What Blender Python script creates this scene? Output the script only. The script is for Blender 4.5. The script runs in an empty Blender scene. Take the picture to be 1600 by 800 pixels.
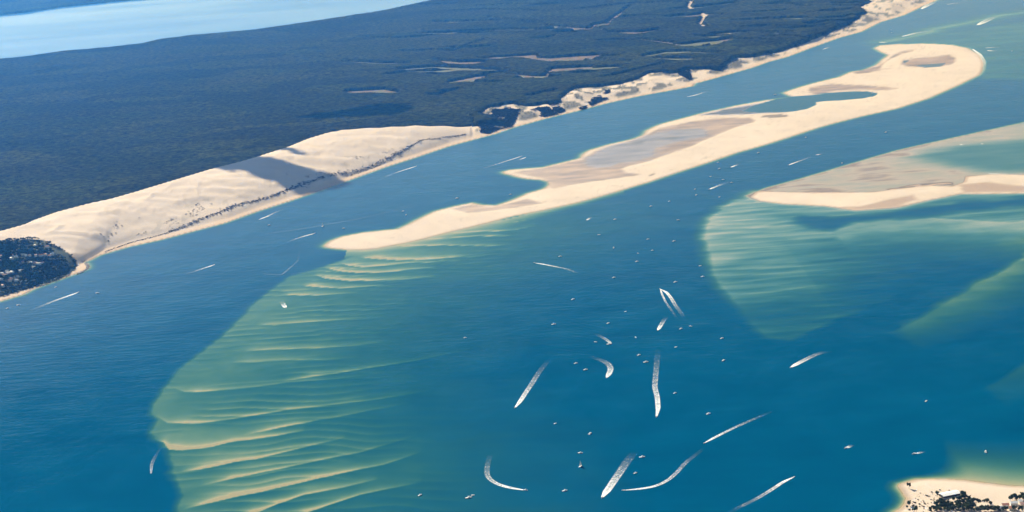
import bpy, bmesh, math, random
import numpy as np
from mathutils import Matrix, Vector

scene = bpy.context.scene
# ------------------------------------------------------------------ camera
CAM_H = 1540.0
pit, rol = math.radians(13.18), math.radians(-4.06)
fw = Vector((0, math.cos(pit), -math.sin(pit)))
r0 = Vector((1, 0, 0)); u0 = r0.cross(fw)
rr = r0 * math.cos(rol) + u0 * math.sin(rol)
uu = -r0 * math.sin(rol) + u0 * math.cos(rol)
cd = bpy.data.cameras.new('camera')
cam = bpy.data.objects.new('camera', cd)
scene.collection.objects.link(cam)
cd.sensor_width = 36.0
cd.lens = 36.0 * 1.7705
cd.clip_start = 5.0
cd.clip_end = 200000.0
m = Matrix((rr, uu, -fw)).transposed().to_4x4()
m.translation = (0, 0, CAM_H)
cam.matrix_world = m
scene.camera = cam
# ------------------------------------------------------------------ light
SUN_AZ, SUN_EL = math.radians(-27), math.radians(31)     # azimuth from +Y, clockwise
sdir = Vector((math.sin(SUN_AZ) * math.cos(SUN_EL), math.cos(SUN_AZ) * math.cos(SUN_EL), math.sin(SUN_EL)))
world = bpy.data.worlds.new('World'); scene.world = world; world.use_nodes = True
wn = world.node_tree
sky = wn.nodes.new('ShaderNodeTexSky'); sky.sky_type = 'NISHITA'; sky.sun_disc = False
sky.sun_elevation = SUN_EL; sky.sun_rotation = SUN_AZ
sky.altitude = 0; sky.air_density = 1.0; sky.dust_density = 0.3; sky.ozone_density = 2.0
bg = wn.nodes['Background']; bg.inputs['Strength'].default_value = 0.075
wn.links.new(sky.outputs[0], bg.inputs['Color'])
sl = bpy.data.lights.new('sun', 'SUN'); sl.energy = 5.0; sl.angle = math.radians(0.53); sl.color = (1, 0.945, 0.86)
so = bpy.data.objects.new('sun', sl); scene.collection.objects.link(so)
so.rotation_euler = (-sdir).to_track_quat('-Z', 'Y').to_euler()
so.location = (0, 0, 3000)
vs = scene.view_settings
vs.view_transform = 'Standard'; vs.look = 'None'; vs.exposure = 0.82; vs.gamma = 1.0; vs.use_curve_mapping = False
cy = scene.cycles
cy.use_denoising = True; cy.denoiser = 'OPENIMAGEDENOISE'; cy.denoising_prefilter = 'ACCURATE'; cy.denoising_input_passes = 'RGB_ALBEDO_NORMAL'
cy.max_bounces = 6; cy.transparent_max_bounces = 12; cy.volume_bounces = 0
cy.diffuse_bounces = 2; cy.glossy_bounces = 2
random.seed(7)

# ------------------------------------------------------------------ surveyed outlines, metres (x right, y ahead)
COAST = [(-2151,6120),(-2011,6253),(-1875,6431),(-1809,6516),(-1791,6588),(-1741,6682),(-1692,6769),(-1647,6860),(-1649,6903),(-1672,6975),(-1691,6991),(-1671,7018),(-1650,7101),(-1557,7221),(-1443,7315),(-1330,7438),(-1213,7565),(-1101,7766),(-980,7949),(-862,8142),(-724,8388),(-587,8635),(-440,8859),(-285,9113),(-165,9259),(-38,9408),(48,9559),(227,9787),(411,9980),(605,10203),(802,10387),(1002,10525),(1133,10622),(1155,10722),(1337,10943),(1574,11240),(1707,11455),(1859,11635),(2126,12082),(2353,12440),(2548,12681),(2788,13174),(3038,13514),(3262,13955),(3488,14376),(3849,15031),(4661,16390),(6188,18947)]
CREST = [(-2463,7150),(-2241,7279),(-2100,7343),(-2027,7444),(-2009,7515),(-1943,7665),(-1835,7806),(-1751,7876),(-1662,8004),(-1550,8191),(-1384,8468),(-1272,8611),(-1207,8709),(-1076,8949),(-994,9166),(-908,9311),(-819,9376),(-704,9397),(-456,9471),(-289,9513),(-166,9552)]
FOREST = [(-166,9583),(-139,9549),(-87,9613),(17,9698),(-140,9882),(-57,10150),(60,10217),(149,10125),(333,10209),(346,10354),(426,10630),(566,10751),(783,10835),(908,11061),(1098,11078),(1178,11188),(1363,11147),(1517,11543),(1748,11714),(2179,12376),(2491,12963),(2774,13552),(2800,13985),(2973,14389),(3008,14935),(3346,17035),(3910,20225)]
LAKE_NEAR = [(-5034,14643),(-4515,14638),(-4011,14683),(-3739,14782),(-3567,14945),(-3171,15021),(-2951,15117),(-2845,15337),(-2586,15516),(-2053,15623),(-1738,15888),(-1356,16237),(-1002,16573),(-613,17236),(-317,17837),(-64,18537)]
LAKE_FAR = [(-6456,18971),(-5837,19130),(-5207,19291),(-4961,19390),(-4647,19807),(-4067,20045),(-3111,20236),(-1783,20475),(-626,20158)]
ARGUIN = [(-737,6983),(-716,7069),(-670,7136),(-588,7181),(-459,7199),(-417,7271),(-386,7349),(-310,7505),(-225,7582),(-156,7627),(-121,7573),(-52,7535),(17,7620),(89,7750),(161,7825),(187,7904),(187,7980),(154,8039),(103,8074),(55,8139),(26,8198),(-11,8260),(-14,8310),(29,8343),(179,8350),(295,8456),(359,8517),(373,8617),(410,8711),(512,8835),(648,8949),(704,9043),(732,9172),(772,9257),(820,9341),(964,9492),(1081,9617),(1275,9781),(1469,9904),(1562,9932),(1615,9930),(1600,10013),(1585,10122),(1712,10294),(1827,10424),(1996,10587),(2100,10765),(2185,10807),(2300,10988),(2390,11224),(2457,11384),(2443,11564),(2450,11772),(2511,11881),(2618,11888),(2810,11806),(2928,11659),(2977,11451),(2961,11119),(2895,10773),(2797,10438),(2734,10272),(2546,9966),(2269,9556),(2041,9298),(1844,9150),(1668,8999),(1557,8886),(1258,8538),(1081,8362),(905,8146),(739,7955),(616,7803),(503,7684),(390,7569),(284,7470),(146,7372),(12,7289),(-120,7171),(-248,7069),(-372,6957),(-433,6920),(-518,6869),(-568,6862),(-644,6886),(-719,6943)]
LAGOON1 = [(1525,9925),(1618,9953),(1698,9964),(1802,9987),(1902,9987),(1997,9978),(2046,9927),(2070,9839),(2023,9751),(1923,9704),(1824,9693),(1750,9705),(1700,9694),(1687,9605),(1617,9500),(1534,9449),(1370,9481),(1280,9569),(1353,9719)]
MUD1 = [(1038,9547),(1192,9680),(1343,9772),(1458,9836),(1547,9841),(1670,9804),(1669,9638),(1588,9469),(1497,9433),(1330,9444),(1164,9466)]
MUD2 = [(423,8615),(492,8768),(629,8918),(718,9017),(791,9105),(893,9141),(1006,9132),(1040,9056),(1035,8918),(1008,8852),(936,8806),(851,8747),(745,8626),(722,8439),(690,8366),(627,8323),(549,8287),(470,8219),(412,8242),(345,8368),(384,8525)]
WET = [[(13,8267),(178,8334),(357,8483),(422,8651),(684,8992),(802,9223),(982,9353),(1156,9404),(1298,9338),(1311,9203),(1176,9056),(1033,8822),(897,8599),(755,8408),(684,8300),(573,8211),(537,8160),(560,8055),(632,7980),(479,7931),(304,7861),(203,7809),(163,7869),(193,7932),(155,8069)],[(-256,7526),(-156,7599),(-66,7513),(16,7579),(86,7651),(151,7504),(41,7448),(-67,7420),(-174,7405)],[(1748,10248),(1903,10330),(2042,10203),(2158,10063),(2222,9952),(2127,9924),(2020,10004),(1885,10047),(1745,9965),(1715,10057)],[(2094,10738),(2289,10932),(2402,11185),(2489,11399),(2591,11545),(2706,11545),(2543,11368),(2377,11070),(2284,10782),(2351,10775),(2192,10655),(2096,10649)],[(2422,10919),(2490,11101),(2615,11159),(2799,11182),(2800,10986),(2724,10778),(2617,10686),(2510,10716),(2437,10818)]]
POND = [[(2457,11024),(2490,11101),(2525,11081),(2475,10983)],[(2545,11167),(2572,11200),(2545,11134)],[(2495,10816),(2582,10859),(2684,10832),(2623,10713),(2527,10707)]]
BANK2 = [(999,7335),(1039,7430),(1087,7426),(1271,7331),(1488,7265),(1626,7296),(1731,7313),(1817,7267),(1880,7327),(1920,7440),(2034,7455),(2151,7395),(2362,7386),(2236,6991),(2046,7034),(1904,7073),(1810,7107),(1736,7069),(1624,7006),(1513,6932),(1356,6937),(1253,7061),(1109,7150),(1020,7247)]
BANK2WET = [[(1501,7288),(1663,7366),(1847,7354),(1851,7268),(1731,7313),(1626,7296)],[(1392,7012),(1497,7090),(1644,7168),(1642,7051),(1521,6966),(1358,6949)],[(1846,7298),(1967,7308),(2088,7179),(2274,7110),(2236,6991),(1813,7120)],[(1258,7046),(1356,6937),(1513,6932),(1599,6976),(1532,7013),(1380,7016)]]
SHOALA = [(985,7367),(1099,7506),(1258,7642),(1425,7797),(1600,7965),(1781,8133),(1958,8259),(2138,8381),(2359,8528),(2513,8635),(2917,8923),(2281,6975),(1810,7107),(1300,7134),(1020,7247)]
TEAL = [(1772,7961),(1886,8081),(2057,8182),(2211,8205),(2391,8217),(2707,8280),(2393,7316),(2163,7434),(1975,7537),(1910,7714),(1829,7841)]
SHOALB = [(1044,7319),(934,7291),(865,7159),(796,6983),(758,6817),(735,6644),(714,6354),(696,6068),(697,5922),(709,5780),(726,5547),(732,5407),(755,5269),(815,5225),(948,5371),(1172,5583),(1422,5852),(1668,6206),(1905,6391),(2140,6400),(2326,6958),(1810,7107),(1363,6972)]
CHANB = [(1144,6900),(1245,6842),(1343,6832),(1498,6863),(1606,6899),(1764,6930),(2025,6964),(2281,6975),(2229,6815),(1979,6805),(1732,6806),(1564,6721),(1423,6745),(1309,6726),(1251,6642),(1185,6652),(1082,6756),(1027,6797)]
RIDGEC = [(1124,5229),(1171,5290),(1271,5397),(1416,5579),(1576,5788),(1745,6004),(2121,6485)]
RIDGEV = [(1170,6568),(1260,6662),(1316,6700),(1466,6719),(1609,6705),(1770,6581),(1904,6547),(2181,6521)]
WEED = [[(1317,9351),(1404,9376),(1501,9353),(1472,9279),(1388,9275)],[(1435,9799),(1511,9834),(1570,9830),(1523,9756),(1451,9720)],[(625,8863),(676,8898),(723,8897),(683,8800),(634,8783)],[(771,8896),(855,8938),(912,8874),(828,8833)],[(83,8081),(118,8084),(111,8040)],[(152,7963),(184,7981),(176,7924)],[(631,7965),(663,8000),(665,7967),(634,7933)]]
RIDGED = [(1217,4606),(1288,4676),(1397,4812),(1704,5205)]
BARE_LINE = [(2591,12055),(2776,12208),(2947,12377),(3044,12560),(3254,12718),(3487,12912),(3647,13076),(4051,13261),(4404,13194)]
TEALE = [(2622,11998),(2851,12159),(3236,12308),(3661,12568),(4275,12807),(3156,9448),(2921,10034),(2749,10126),(2768,10396),(2958,11568)]
FERRET = [(764,3663),(811,3805),(831,3825),(846,3854),(854,3881),(857,3913),(854,3947),(854,3960),(862,3975),(886,3988),(906,3996),(932,3995),(979,3984),(1014,3970),(1040,3954),(1064,3939),(1098,3919),(1133,3908),(1333,3847),(1114,3209),(675,3283)]
FANEDGE = [(-498,6862),(-552,6813),(-598,6762),(-676,6659),(-741,6576),(-817,6499),(-858,6337),(-895,6164),(-930,5917),(-957,5725),(-996,5562),(-1038,5381),(-1056,5219),(-1056,5031),(-1050,4923),(-1024,4871),(-1022,4786),(-1004,4701),(-973,4668),(-953,4606),(-919,4508),(-903,4407),(-873,4308),(-853,4232),(-844,4126),(-825,3921),(-793,3662)]
CRESTS = [[(-520,6891),(-394,6874),(-244,6837),(-95,6778),(3,6769)],[(-398,6966),(-246,6974),(-145,6965),(6,6927)],[(-273,7041),(-146,7047),(7,7020),(111,7082)],[(-146,7168),(10,7165),(142,7245)],[(-584,6737),(-508,6692),(-421,6644),(-336,6628),(-240,6630),(-96,6595)],[(-653,6673),(-612,6609),(-549,6569),(-478,6578),(-359,6583),(-191,6552)],[(-708,6607),(-642,6536),(-568,6484),(-472,6465),(-379,6477),(-284,6479)],[(-735,6514),(-694,6443),(-607,6378),(-489,6343),(-396,6335),(-281,6340)],[(-767,6348),(-694,6308),(-622,6269),(-553,6268),(-462,6269)],[(-828,6236),(-753,6205),(-683,6185),(-548,6183)],[(-866,5835),(-801,5825),(-695,5829),(-588,5824),(-438,5825)],[(-869,5529),(-787,5523),(-664,5506),(-542,5497),(-422,5517)],[(-893,5407),(-812,5394),(-733,5395),(-611,5365),(-493,5363)],[(-708,5161),(-634,5189),(-559,5203),(-446,5242),(-313,5283),(-216,5335),(-98,5390)],[(-1039,5182),(-988,5126),(-930,5118),(-874,5124),(-780,5127),(-688,5150),(-555,5150),(-404,5172)],[(-1047,4928),(-1009,4868),(-992,4841),(-921,4820),(-833,4828),(-747,4854),(-660,4881),(-535,4899),(-391,4925),(-247,4976)],[(-1000,4689),(-974,4673),(-950,4611),(-911,4592),(-836,4607),(-789,4633),(-721,4645),(-659,4663),(-595,4681)],[(-760,4680),(-728,4700),(-644,4736),(-560,4772),(-517,4785),(-430,4822),(-316,4860)],[(-891,4419),(-843,4429),(-797,4448),(-750,4472),(-701,4482),(-622,4525),(-542,4569),(-477,4602)],[(-824,4303),(-779,4326),(-687,4368),(-609,4399),(-511,4442),(-431,4474),(-369,4517),(-288,4577)],[(-839,4147),(-803,4165),(-760,4187),(-715,4209),(-670,4227),(-557,4281),(-480,4320),(-362,4367),(-266,4444)],[(-710,4051),(-654,4090),(-603,4143),(-548,4189),(-453,4223),(-372,4261)],[(-585,4027),(-519,4076),(-464,4120),(-410,4162),(-333,4190),(-259,4220)]]
CREST_AMP = [1.9,1.9,1.8,1.4,2.2,2,2.2,2.4,1.8,1.5,1.4,1.4,1.1,1.4,1.2,1.5,2.6,1.3,2.2,1.5,2.6,2.2,1.8]
WALLS = [('g',[(-1113,12978),(-799,12688),(-614,12547)]),('g',[(-691,12277),(-429,12268),(-103,11985)]),('b',[(-969,11331),(-726,11294),(-618,11125)]),('b',[(-438,12626),(-257,12415),(-81,12350)]),('g',[(-551,12033),(-253,12068),(44,11837)]),('b',[(-327,11441),(-165,11600),(-74,11614)]),('b',[(-80,12565),(230,12530),(274,12504)]),('g',[(-534,15362),(-74,15095),(137,15000)]),('g',[(-254,14421),(76,14344),(469,14035)]),('n',[(-356,13028),(-220,13343),(-68,13711)]),('b',[(383,14427),(713,13966),(767,14213),(879,14234),(929,14598),(1040,15048),(1158,15526)]),('b',[(837,13610),(1065,13461),(1219,13582)]),('b',[(42,11677),(242,11443),(282,11421),(335,11742),(603,11690)]),('b',[(97,12534),(354,12276),(529,12282),(701,12252)]),('b',[(1008,13070),(1224,12691),(1246,12559),(1358,12490),(1627,12676),(1850,12377)]),('g',[(944,12039),(1128,12180),(1274,12129),(1476,11866)]),('n',[(628,11115),(884,11342),(1119,11663)]),('b',[(1372,14387),(1500,14398),(1658,14439),(1791,14291)]),('n',[(1245,15577),(1516,15547),(1761,15300)]),('g',[(1565,14991),(1723,14985),(2012,15164)]),('g',[(1535,13024),(1720,13030),(1804,12975)]),('n',[(1771,13762),(1961,13725),(2199,13702)]),('n',[(1942,14285),(2145,14292),(2318,14270)]),('g',[(2061,13751),(2286,13641),(2329,13610)]),('n',[(1395,12240),(1557,12483),(1657,12738)]),('g',[(1906,12741),(2041,12736)]),('n',[(2235,14878),(2415,14853)]),('n',[(690,15473),(1028,15624),(1254,15689)]),('n',[(801,14190),(919,14453),(1033,14945)]),('n',[(-762,11985),(-598,12125),(-381,12039)]),('n',[(-74,15307),(290,14790),(389,14620)]),('n',[(2236,13211),(2333,13234)]),('n',[(1846,12948),(2041,12736)]),('n',[(139,10503),(256,10630),(334,10698)]),('n',[(348,12104),(560,12052),(881,11799)]),('n',[(-680,14234),(-379,14268),(23,14144)]),('n',[(-1100,14503),(-831,14240),(-577,14168)]),('n',[(1165,14638),(1348,14404),(1534,14476)]),('n',[(2463,13957),(2580,13922),(2726,13917)]),('n',[(-13,16538),(327,16156),(667,16141)]),('n',[(1801,13281),(1990,13288),(2181,13027)]),('n',[(709,13094),(892,13061),(973,12928)]),('n',[(-739,13336),(-454,13244),(-264,13012)]),('n',[(-412,16110),(-72,16036),(257,15621)]),('n',[(128,15824),(255,15748),(381,15530)]),('g',[(516,11615),(661,11628),(798,11590)]),('n',[(424,12064),(578,12153),(731,12181)]),('n',[(1826,12597),(1965,12493),(2087,12325)]),('g',[(1220,12483),(1392,12590),(1555,12610)]),('n',[(428,13883),(517,13793),(605,13700)]),('n',[(2248,13069),(2453,13201),(2634,13218)]),('g',[(1010,11926),(1150,11807),(1281,11673)]),('n',[(257,13518),(348,13520),(441,13598)]),('n',[(-389,13305),(-205,13217),(-18,13175)]),('n',[(2647,14332),(2741,14192),(2840,14086)]),('n',[(231,14063),(397,14120),(566,14211)]),('g',[(2385,14612),(2450,14569),(2503,14462)]),('n',[(1383,14441),(1486,14357),(1576,14217)]),('n',[(-470,11865),(-314,11904),(-154,11987)]),('g',[(-630,14545),(-427,14417),(-228,14390)]),('n',[(1676,15082),(1827,15053),(1973,14959)]),('n',[(453,11419),(538,11425),(626,11405)]),('n',[(-116,11696),(-24,11726),(72,11766)]),('n',[(2521,13920),(2619,13970),(2695,13904)]),('n',[(1049,11676),(1165,11630),(1281,11600)]),('n',[(2671,14460),(2795,14388),(2930,14355)]),('n',[(929,14588),(1055,14618),(1173,14559)]),('n',[(95,11393),(236,11378),(379,11305)]),('n',[(175,14788),(267,14699),(357,14592)]),('n',[(-222,16467),(-2,16350),(218,16418)]),('n',[(2373,13456),(2546,13438),(2713,13419)]),('n',[(593,11604),(703,11521),(809,11411)]),('n',[(1799,13000),(1934,12831),(2067,12707)]),('n',[(427,13861),(559,13856),(693,13974)]),('n',[(-437,10876),(-375,10884),(-314,10919)]),('n',[(2014,13025),(2122,12953),(2235,12942)]),('n',[(71,16695),(293,16651),(515,16645)]),('n',[(-262,11455),(-120,11335),(16,11228)]),('n',[(-138,12555),(17,12458),(171,12451)]),('n',[(-684,16941),(-509,16853),(-336,16785)]),('n',[(1405,14923),(1528,14941),(1639,14897)]),('n',[(2146,14776),(2290,14762),(2414,14662)]),('n',[(507,12205),(667,12193),(816,12099)]),('n',[(2143,12969),(2244,12941),(2340,12893)]),('n',[(-382,11008),(-311,10998),(-241,11058)]),('n',[(600,12081),(671,12047),(737,11953)]),('n',[(316,11674),(393,11651),(477,11663)]),('g',[(1549,14937),(1624,14903),(1704,14871)]),('n',[(90,11559),(177,11438),(270,11407)]),('g',[(1421,12959),(1509,12894),(1605,12894)])]
CLOUDSHADE = [[(-1405,8465),(-1342,8558),(-1245,8641),(-1133,8591),(-966,8457),(-812,8393),(-715,8290),(-727,8341),(-779,8250),(-855,8170),(-939,8125),(-1031,8179),(-1182,8272),(-1309,8348)],[(-1145,8956),(-1035,8821),(-930,8707),(-958,8666),(-1063,8778)],[(-1178,10211),(-971,10353),(-825,10383),(-684,10515),(-512,10433),(-486,10223),(-571,10073),(-770,10094),(-953,10131)]]
SCRUB = [([(-1635,7159),(-1567,7278),(-1478,7370),(-1430,7428)],7),([(-1430,7428),(-1369,7521),(-1304,7629),(-1247,7716)],13),([(-1247,7716),(-1192,7820),(-1119,7921),(-1045,8025),(-986,8152)],16),([(-986,8152),(-897,8305),(-817,8419),(-732,8501)],20),([(-732,8501),(-648,8637),(-593,8754)],17),([(-582,8786),(-521,8905),(-462,9049)],18),([(-462,9049),(-417,9165),(-321,9242)],8),([(-314,9259),(-249,9311),(-196,9369)],9)]
VILLAGE = [(-2357,7122),(-2209,7144),(-2056,7153),(-1957,7191),(-1870,7152),(-1791,7069),(-1753,7016),(-1735,6995),(-1706,6952),(-1694,6870),(-1700,6788),(-1725,6703),(-1799,6605),(-1888,6487),(-1994,6359),(-2096,6236)]
BOATS = [(177,6511),(447,6346),(660,6216),(650,6059),(551,6010),(349,6134),(193,5875),(354,5673),(289,5545),(117,5579),(361,5361),(507,5422),(471,5226),(617,5284),(592,5054),(355,5170),(369,5093),(237,5343),(165,5131),(190,5059),(422,4779),(490,4580),(83,4590),(137,4344),(288,4281),(262,4170),(-144,4083),(-134,4098),(-262,4123),(1180,8321),(970,8152),(956,7996),(896,7833),(940,7740),(966,7664),(798,7575),(789,7452),(877,7379),(666,7361),(584,7291),(421,7086),(665,6991),(341,6829),(518,6692),(610,6629),(518,6503),(381,6589),(462,6474),(1457,8639),(1841,8623),(1495,7927),(-681,7285),(-448,7553),(-432,7468),(-221,7748),(12,7749),(-1007,7457),(-975,7933),(-1708,6593),(-1523,6453),(-1817,6314),(-1787,6351),(2756,12669),(2728,12521),(2040,9880),(3174,11159),(1534,10071),(1016,8946),(86,4084),(1110,4146),(-165,5495),(170,4487),(1064,4558),(540,5443),(276,5308)]
SAILS = [(-774,7353),(132,4245)]
WAKES = [('broad U-shaped double wake',[(492,5929),(508,5889),(516,5801),(520,5700),(526,5633),(532,5537)],9,0.9),('left arm of the U wake',[(492,5929),(491,5851),(493,5757),(498,5690),(505,5607),(508,5544)],5,0.8),('short comet-shaped wake',[(436,5426),(449,5475),(464,5532),(477,5576)],10,1),('hooked wake bending to the left',[(246,4969),(258,5017),(265,5066),(257,5114),(239,5152),(211,5193)],13,0.75),('straight feathered wake rising to the right',[(-21,4752),(-7,4800),(12,4884),(33,4971),(54,5067),(88,5190)],11,0.8),('upright wake pointing at the viewer',[(353,4589),(364,4658),(371,4759),(372,4847),(390,4997),(417,5223)],11,0.75),('long thin slanting wake',[(453,4354),(489,4397),(547,4461),(605,4516),(656,4564)],7,0.9),('long curved wake sweeping up to the right',[(226,4060),(264,4061),(303,4071),(337,4108),(366,4164),(387,4215),(417,4265),(445,4312)],8,0.85),('thick comet wake at the bottom',[(172,4024),(183,4056),(198,4101),(214,4151),(228,4193),(247,4254),(274,4329)],15,0.85),('hook-shaped curl wake',[(-9,4108),(-40,4127),(-70,4155),(-92,4195),(-101,4238),(-98,4312),(-91,4382)],9,0.85),('wake running to the bottom edge',[(630,4066),(604,4045),(576,4007),(547,3971),(512,3932),(469,3892),(448,3864)],8,0.85),('spindle-shaped wake on its own',[(770,4942),(803,4985),(850,5039),(890,5075),(905,5058)],13,1),('flat arched wake',[(82,6438),(114,6408),(158,6354),(191,6315),(239,6214)],7,0.9),('short wake above the greenish shoal',[(856,7554),(896,7610),(939,7667),(961,7688)],10,0.9),('dashed wake off the right sandbank',[(1263,7971),(1321,8045),(1373,8107),(1412,8149)],8,0.9),('stubby wake beside the dashed one',[(1425,8169),(1441,8179),(1458,8190)],10,1),('wake off the scrub-lined beach',[(-431,8608),(-489,8528),(-546,8434),(-595,8339)],8,0.8),('wake nearest the left sandbank tip',[(-797,7226),(-836,7190),(-870,7142),(-902,7082)],8,0.85),('wake below the dune middle',[(-1066,7593),(-1037,7649),(-1008,7734),(-978,7792)],8,0.8),('small wake in the left channel',[(-1143,6781),(-1168,6746),(-1192,6712),(-1242,6645)],9,0.7),('double-line wake off the wooded headland',[(-1601,6485),(-1630,6436),(-1664,6381),(-1706,6293),(-1734,6238)],10,0.9),('tiny wake over the green fan shoal',[(-789,6039),(-801,6085),(-814,6142)],12,0.9),('upper of two wakes in the narrow channel',[(81,8683),(42,8628),(2,8574),(-76,8468),(-166,8353)],7,0.75),('lower of two wakes in the narrow channel',[(99,8640),(73,8598),(47,8556)],7,0.8),('wake opposite the broken dunes',[(1063,10231),(1095,10253),(1133,10299),(1213,10417)],10,0.9),('far wake by the long beach',[(2138,11891),(2173,11942),(2229,12018)],9,0.8),('tiny wake below the main sandbank',[(310,7112),(322,7145),(334,7178)],8,0.8),('small wake right of the main sandbank',[(1010,8015),(1032,8046),(1062,8099)],9,0.9),('short trail at lower right',[(790,4243),(800,4251),(810,4263)],8,0.8),('thin trail near the sandy point',[(943,4168),(955,4172),(970,4179)],6,0.8),('faint hooked trail among the anchored boats',[(283,5313),(272,5359),(255,5407),(238,5441)],9,0.5)]
SURF = [([(2543,12048),(2565,12033),(2581,11967)],14,1),([(2746,12267),(2862,12391),(2972,12483),(3037,12566)],22,0.7),([(3351,12608),(3456,12799),(3546,12962),(3628,13089)],30,0.9),([(3253,13857),(3359,14093),(3476,14330),(3578,14475)],24,0.9),([(2989,11373),(2965,11117),(2910,10827),(2835,10534),(2744,10239)],12,0.9),([(3074,11391),(3135,11389),(3176,11363)],12,0.8),([(3053,11266),(3079,11233),(3114,11212)],16,0.9),([(2084,8171),(2113,8150)],10,0.8),([(2175,8150),(2201,8148)],9,0.9),([(2024,7466),(2083,7436),(2151,7395)],9,0.8),([(2961,13425),(3120,13702),(3295,14034)],18,0.9),([(-964,4420),(-976,4495),(-977,4560),(-974,4631)],5,0.35),([(-927,6571),(-856,6530),(-817,6745),(-830,7001)],4,0.2),([(-1004,7293),(-863,7333),(-632,7458),(-477,7590),(-315,7711),(-149,7837)],5,0.18),([(3495,14042),(3613,14113),(3732,14185)],14,0.5)]
VHOUSE = [(-1981,6884),(-1992,6917),(-1940,6937),(-1927,6904),(-1942,6894),(-1910,6948),(-1896,6931),(-1881,6932),(-1857,6933),(-1843,6951),(-1830,6969),(-1813,6961),(-1805,6979),(-1892,6863),(-1863,6873),(-1844,6866),(-1830,6859),(-1820,6867),(-1838,6808),(-1870,6758),(-1875,6749),(-1932,6706),(-1919,6691),(-1911,6715),(-1902,6732),(-1890,6644),(-1888,6663),(-1921,6653),(-1869,6657),(-1870,6697),(-1923,6739),(-1902,6588),(-1947,6998),(-1891,7072),(-1846,7074)]
CAMP = [(-1659,8780),(-1608,8829),(-1596,8815),(-1552,8755),(-1522,8830),(-1514,8879),(-1504,8875),(-1552,8877),(-1294,9290),(-1233,9226),(-1213,9276),(-1198,9231),(-1192,9267),(-1186,9304),(-1176,9339),(-1168,9355),(-1153,9369),(-1150,9407)]
PATHS = [([(1714,15695),(1606,15073),(1605,14742)],14),([(1654,14494),(1650,14290),(1593,13982),(1539,13687),(1558,13445)],14),([(1633,13002),(1667,12813)],12),([(782,13966),(827,13616)],8)]
FERRET_SPOTS = {'hall': (954,3874),'shed': (1004,3788),'hut': (972,3830),'r1': (1055,3781),'r2': (1076,3789),'r3': (1095,3778),'r4': (1038,3765),'r5': (1093,3798),'r6': (1065,3760)}
FTREES_SINGLE = [(980,3856,'tall dark pine tree beside the white-roofed hall'),(876,3939,'lone dark pine tree on the sandy tip'),(925,3871,'small pine tree left of the white-roofed hall'),(925,3839,'dark pine tree below the white-roofed hall'),(954,3837,'lone pine tree in front of the white-roofed hall'),(1026,3795,'round dark pine tree right of the cream house')]
FTREES = [([(889,3798),(922,3827),(944,3811),(966,3830),(988,3858),(991,3826),(992,3774),(991,3759),(882,3780)],'pine tree in the dark grove at the bottom edge',8.5),([(987,3822),(999,3816),(1027,3815),(1027,3803),(1004,3807),(986,3807)],'pine tree in the hedge behind the cream house',7),([(1073,3818),(1092,3826),(1111,3830),(1144,3820),(1137,3797),(1103,3804),(1091,3810)],'pine tree in the row above the corner houses',7.5),([(996,3777),(1036,3769),(1052,3751),(1089,3755),(1085,3741),(991,3759)],'pine tree in the strip along the bottom right edge',9),([(850,3837),(873,3833),(871,3794),(865,3779),(833,3785)],'pine tree in the open stand left of the grove',17)]
FSCRUB = [(901,3860,35,30,30),(866,3834,40,16,30),(931,3834,50,16,16),(1024,3776,30,12,12)]
JETTY = [(-1668,6793),(-1653,6841),(-1650,6882),(-1659,6927),(-1677,6976)]
VROADS = [[(-1962,7046),(-1946,7063),(-1894,7058)],[(-1923,7146),(-1898,7127),(-1842,7087),(-1765,6996),(-1698,6899)],[(-1888,7045),(-1898,7127)],[(-1863,6927),(-1820,6958),(-1790,6992)],[(-1865,6864),(-1812,6847)]]
VMARKS = [('pale track under the headland ridge',-1906,7128),('ochre clearing near the headland tip',-1783,6980),('pale street in mid headland',-1837,6867),('cluster of white walls at lower left',-1893,6658),('left photo edge',-2017,6986),('row of pink roofs',-1908,6975)]

# ------------------------------------------------------------------ helpers
C = scene.collection
def tag(o, label=None, cat=None, group=None, kind=None):
    if label: o['label'] = label
    if cat: o['category'] = cat
    if group: o['group'] = group
    if kind: o['kind'] = kind
    return o
def add(name, mesh, mat=None, parent=None, loc=None, rz=0.0):
    o = bpy.data.objects.new(name, mesh); C.objects.link(o)
    if mat is not None and mesh is not None and not mesh.materials: mesh.materials.append(mat)
    if parent: o.parent = parent
    if loc is not None: o.location = loc
    o.rotation_euler.z = rz
    return o
def empty(name, loc=(0, 0, 0), rz=0.0):
    o = add(name, None, loc=loc, rz=rz); o.empty_display_size = 1; return o
def mesh_np(name, V, Fc):
    me = bpy.data.meshes.new(name)
    V = np.asarray(V, np.float32); Fc = np.asarray(Fc, np.int32)
    k = Fc.shape[1]
    me.vertices.add(len(V)); me.vertices.foreach_set('co', V.ravel())
    me.loops.add(Fc.size); me.loops.foreach_set('vertex_index', Fc.ravel())
    me.polygons.add(len(Fc)); me.polygons.foreach_set('loop_start', np.arange(0, Fc.size, k, dtype=np.int32))
    me.update(calc_edges=True)
    return me
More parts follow.
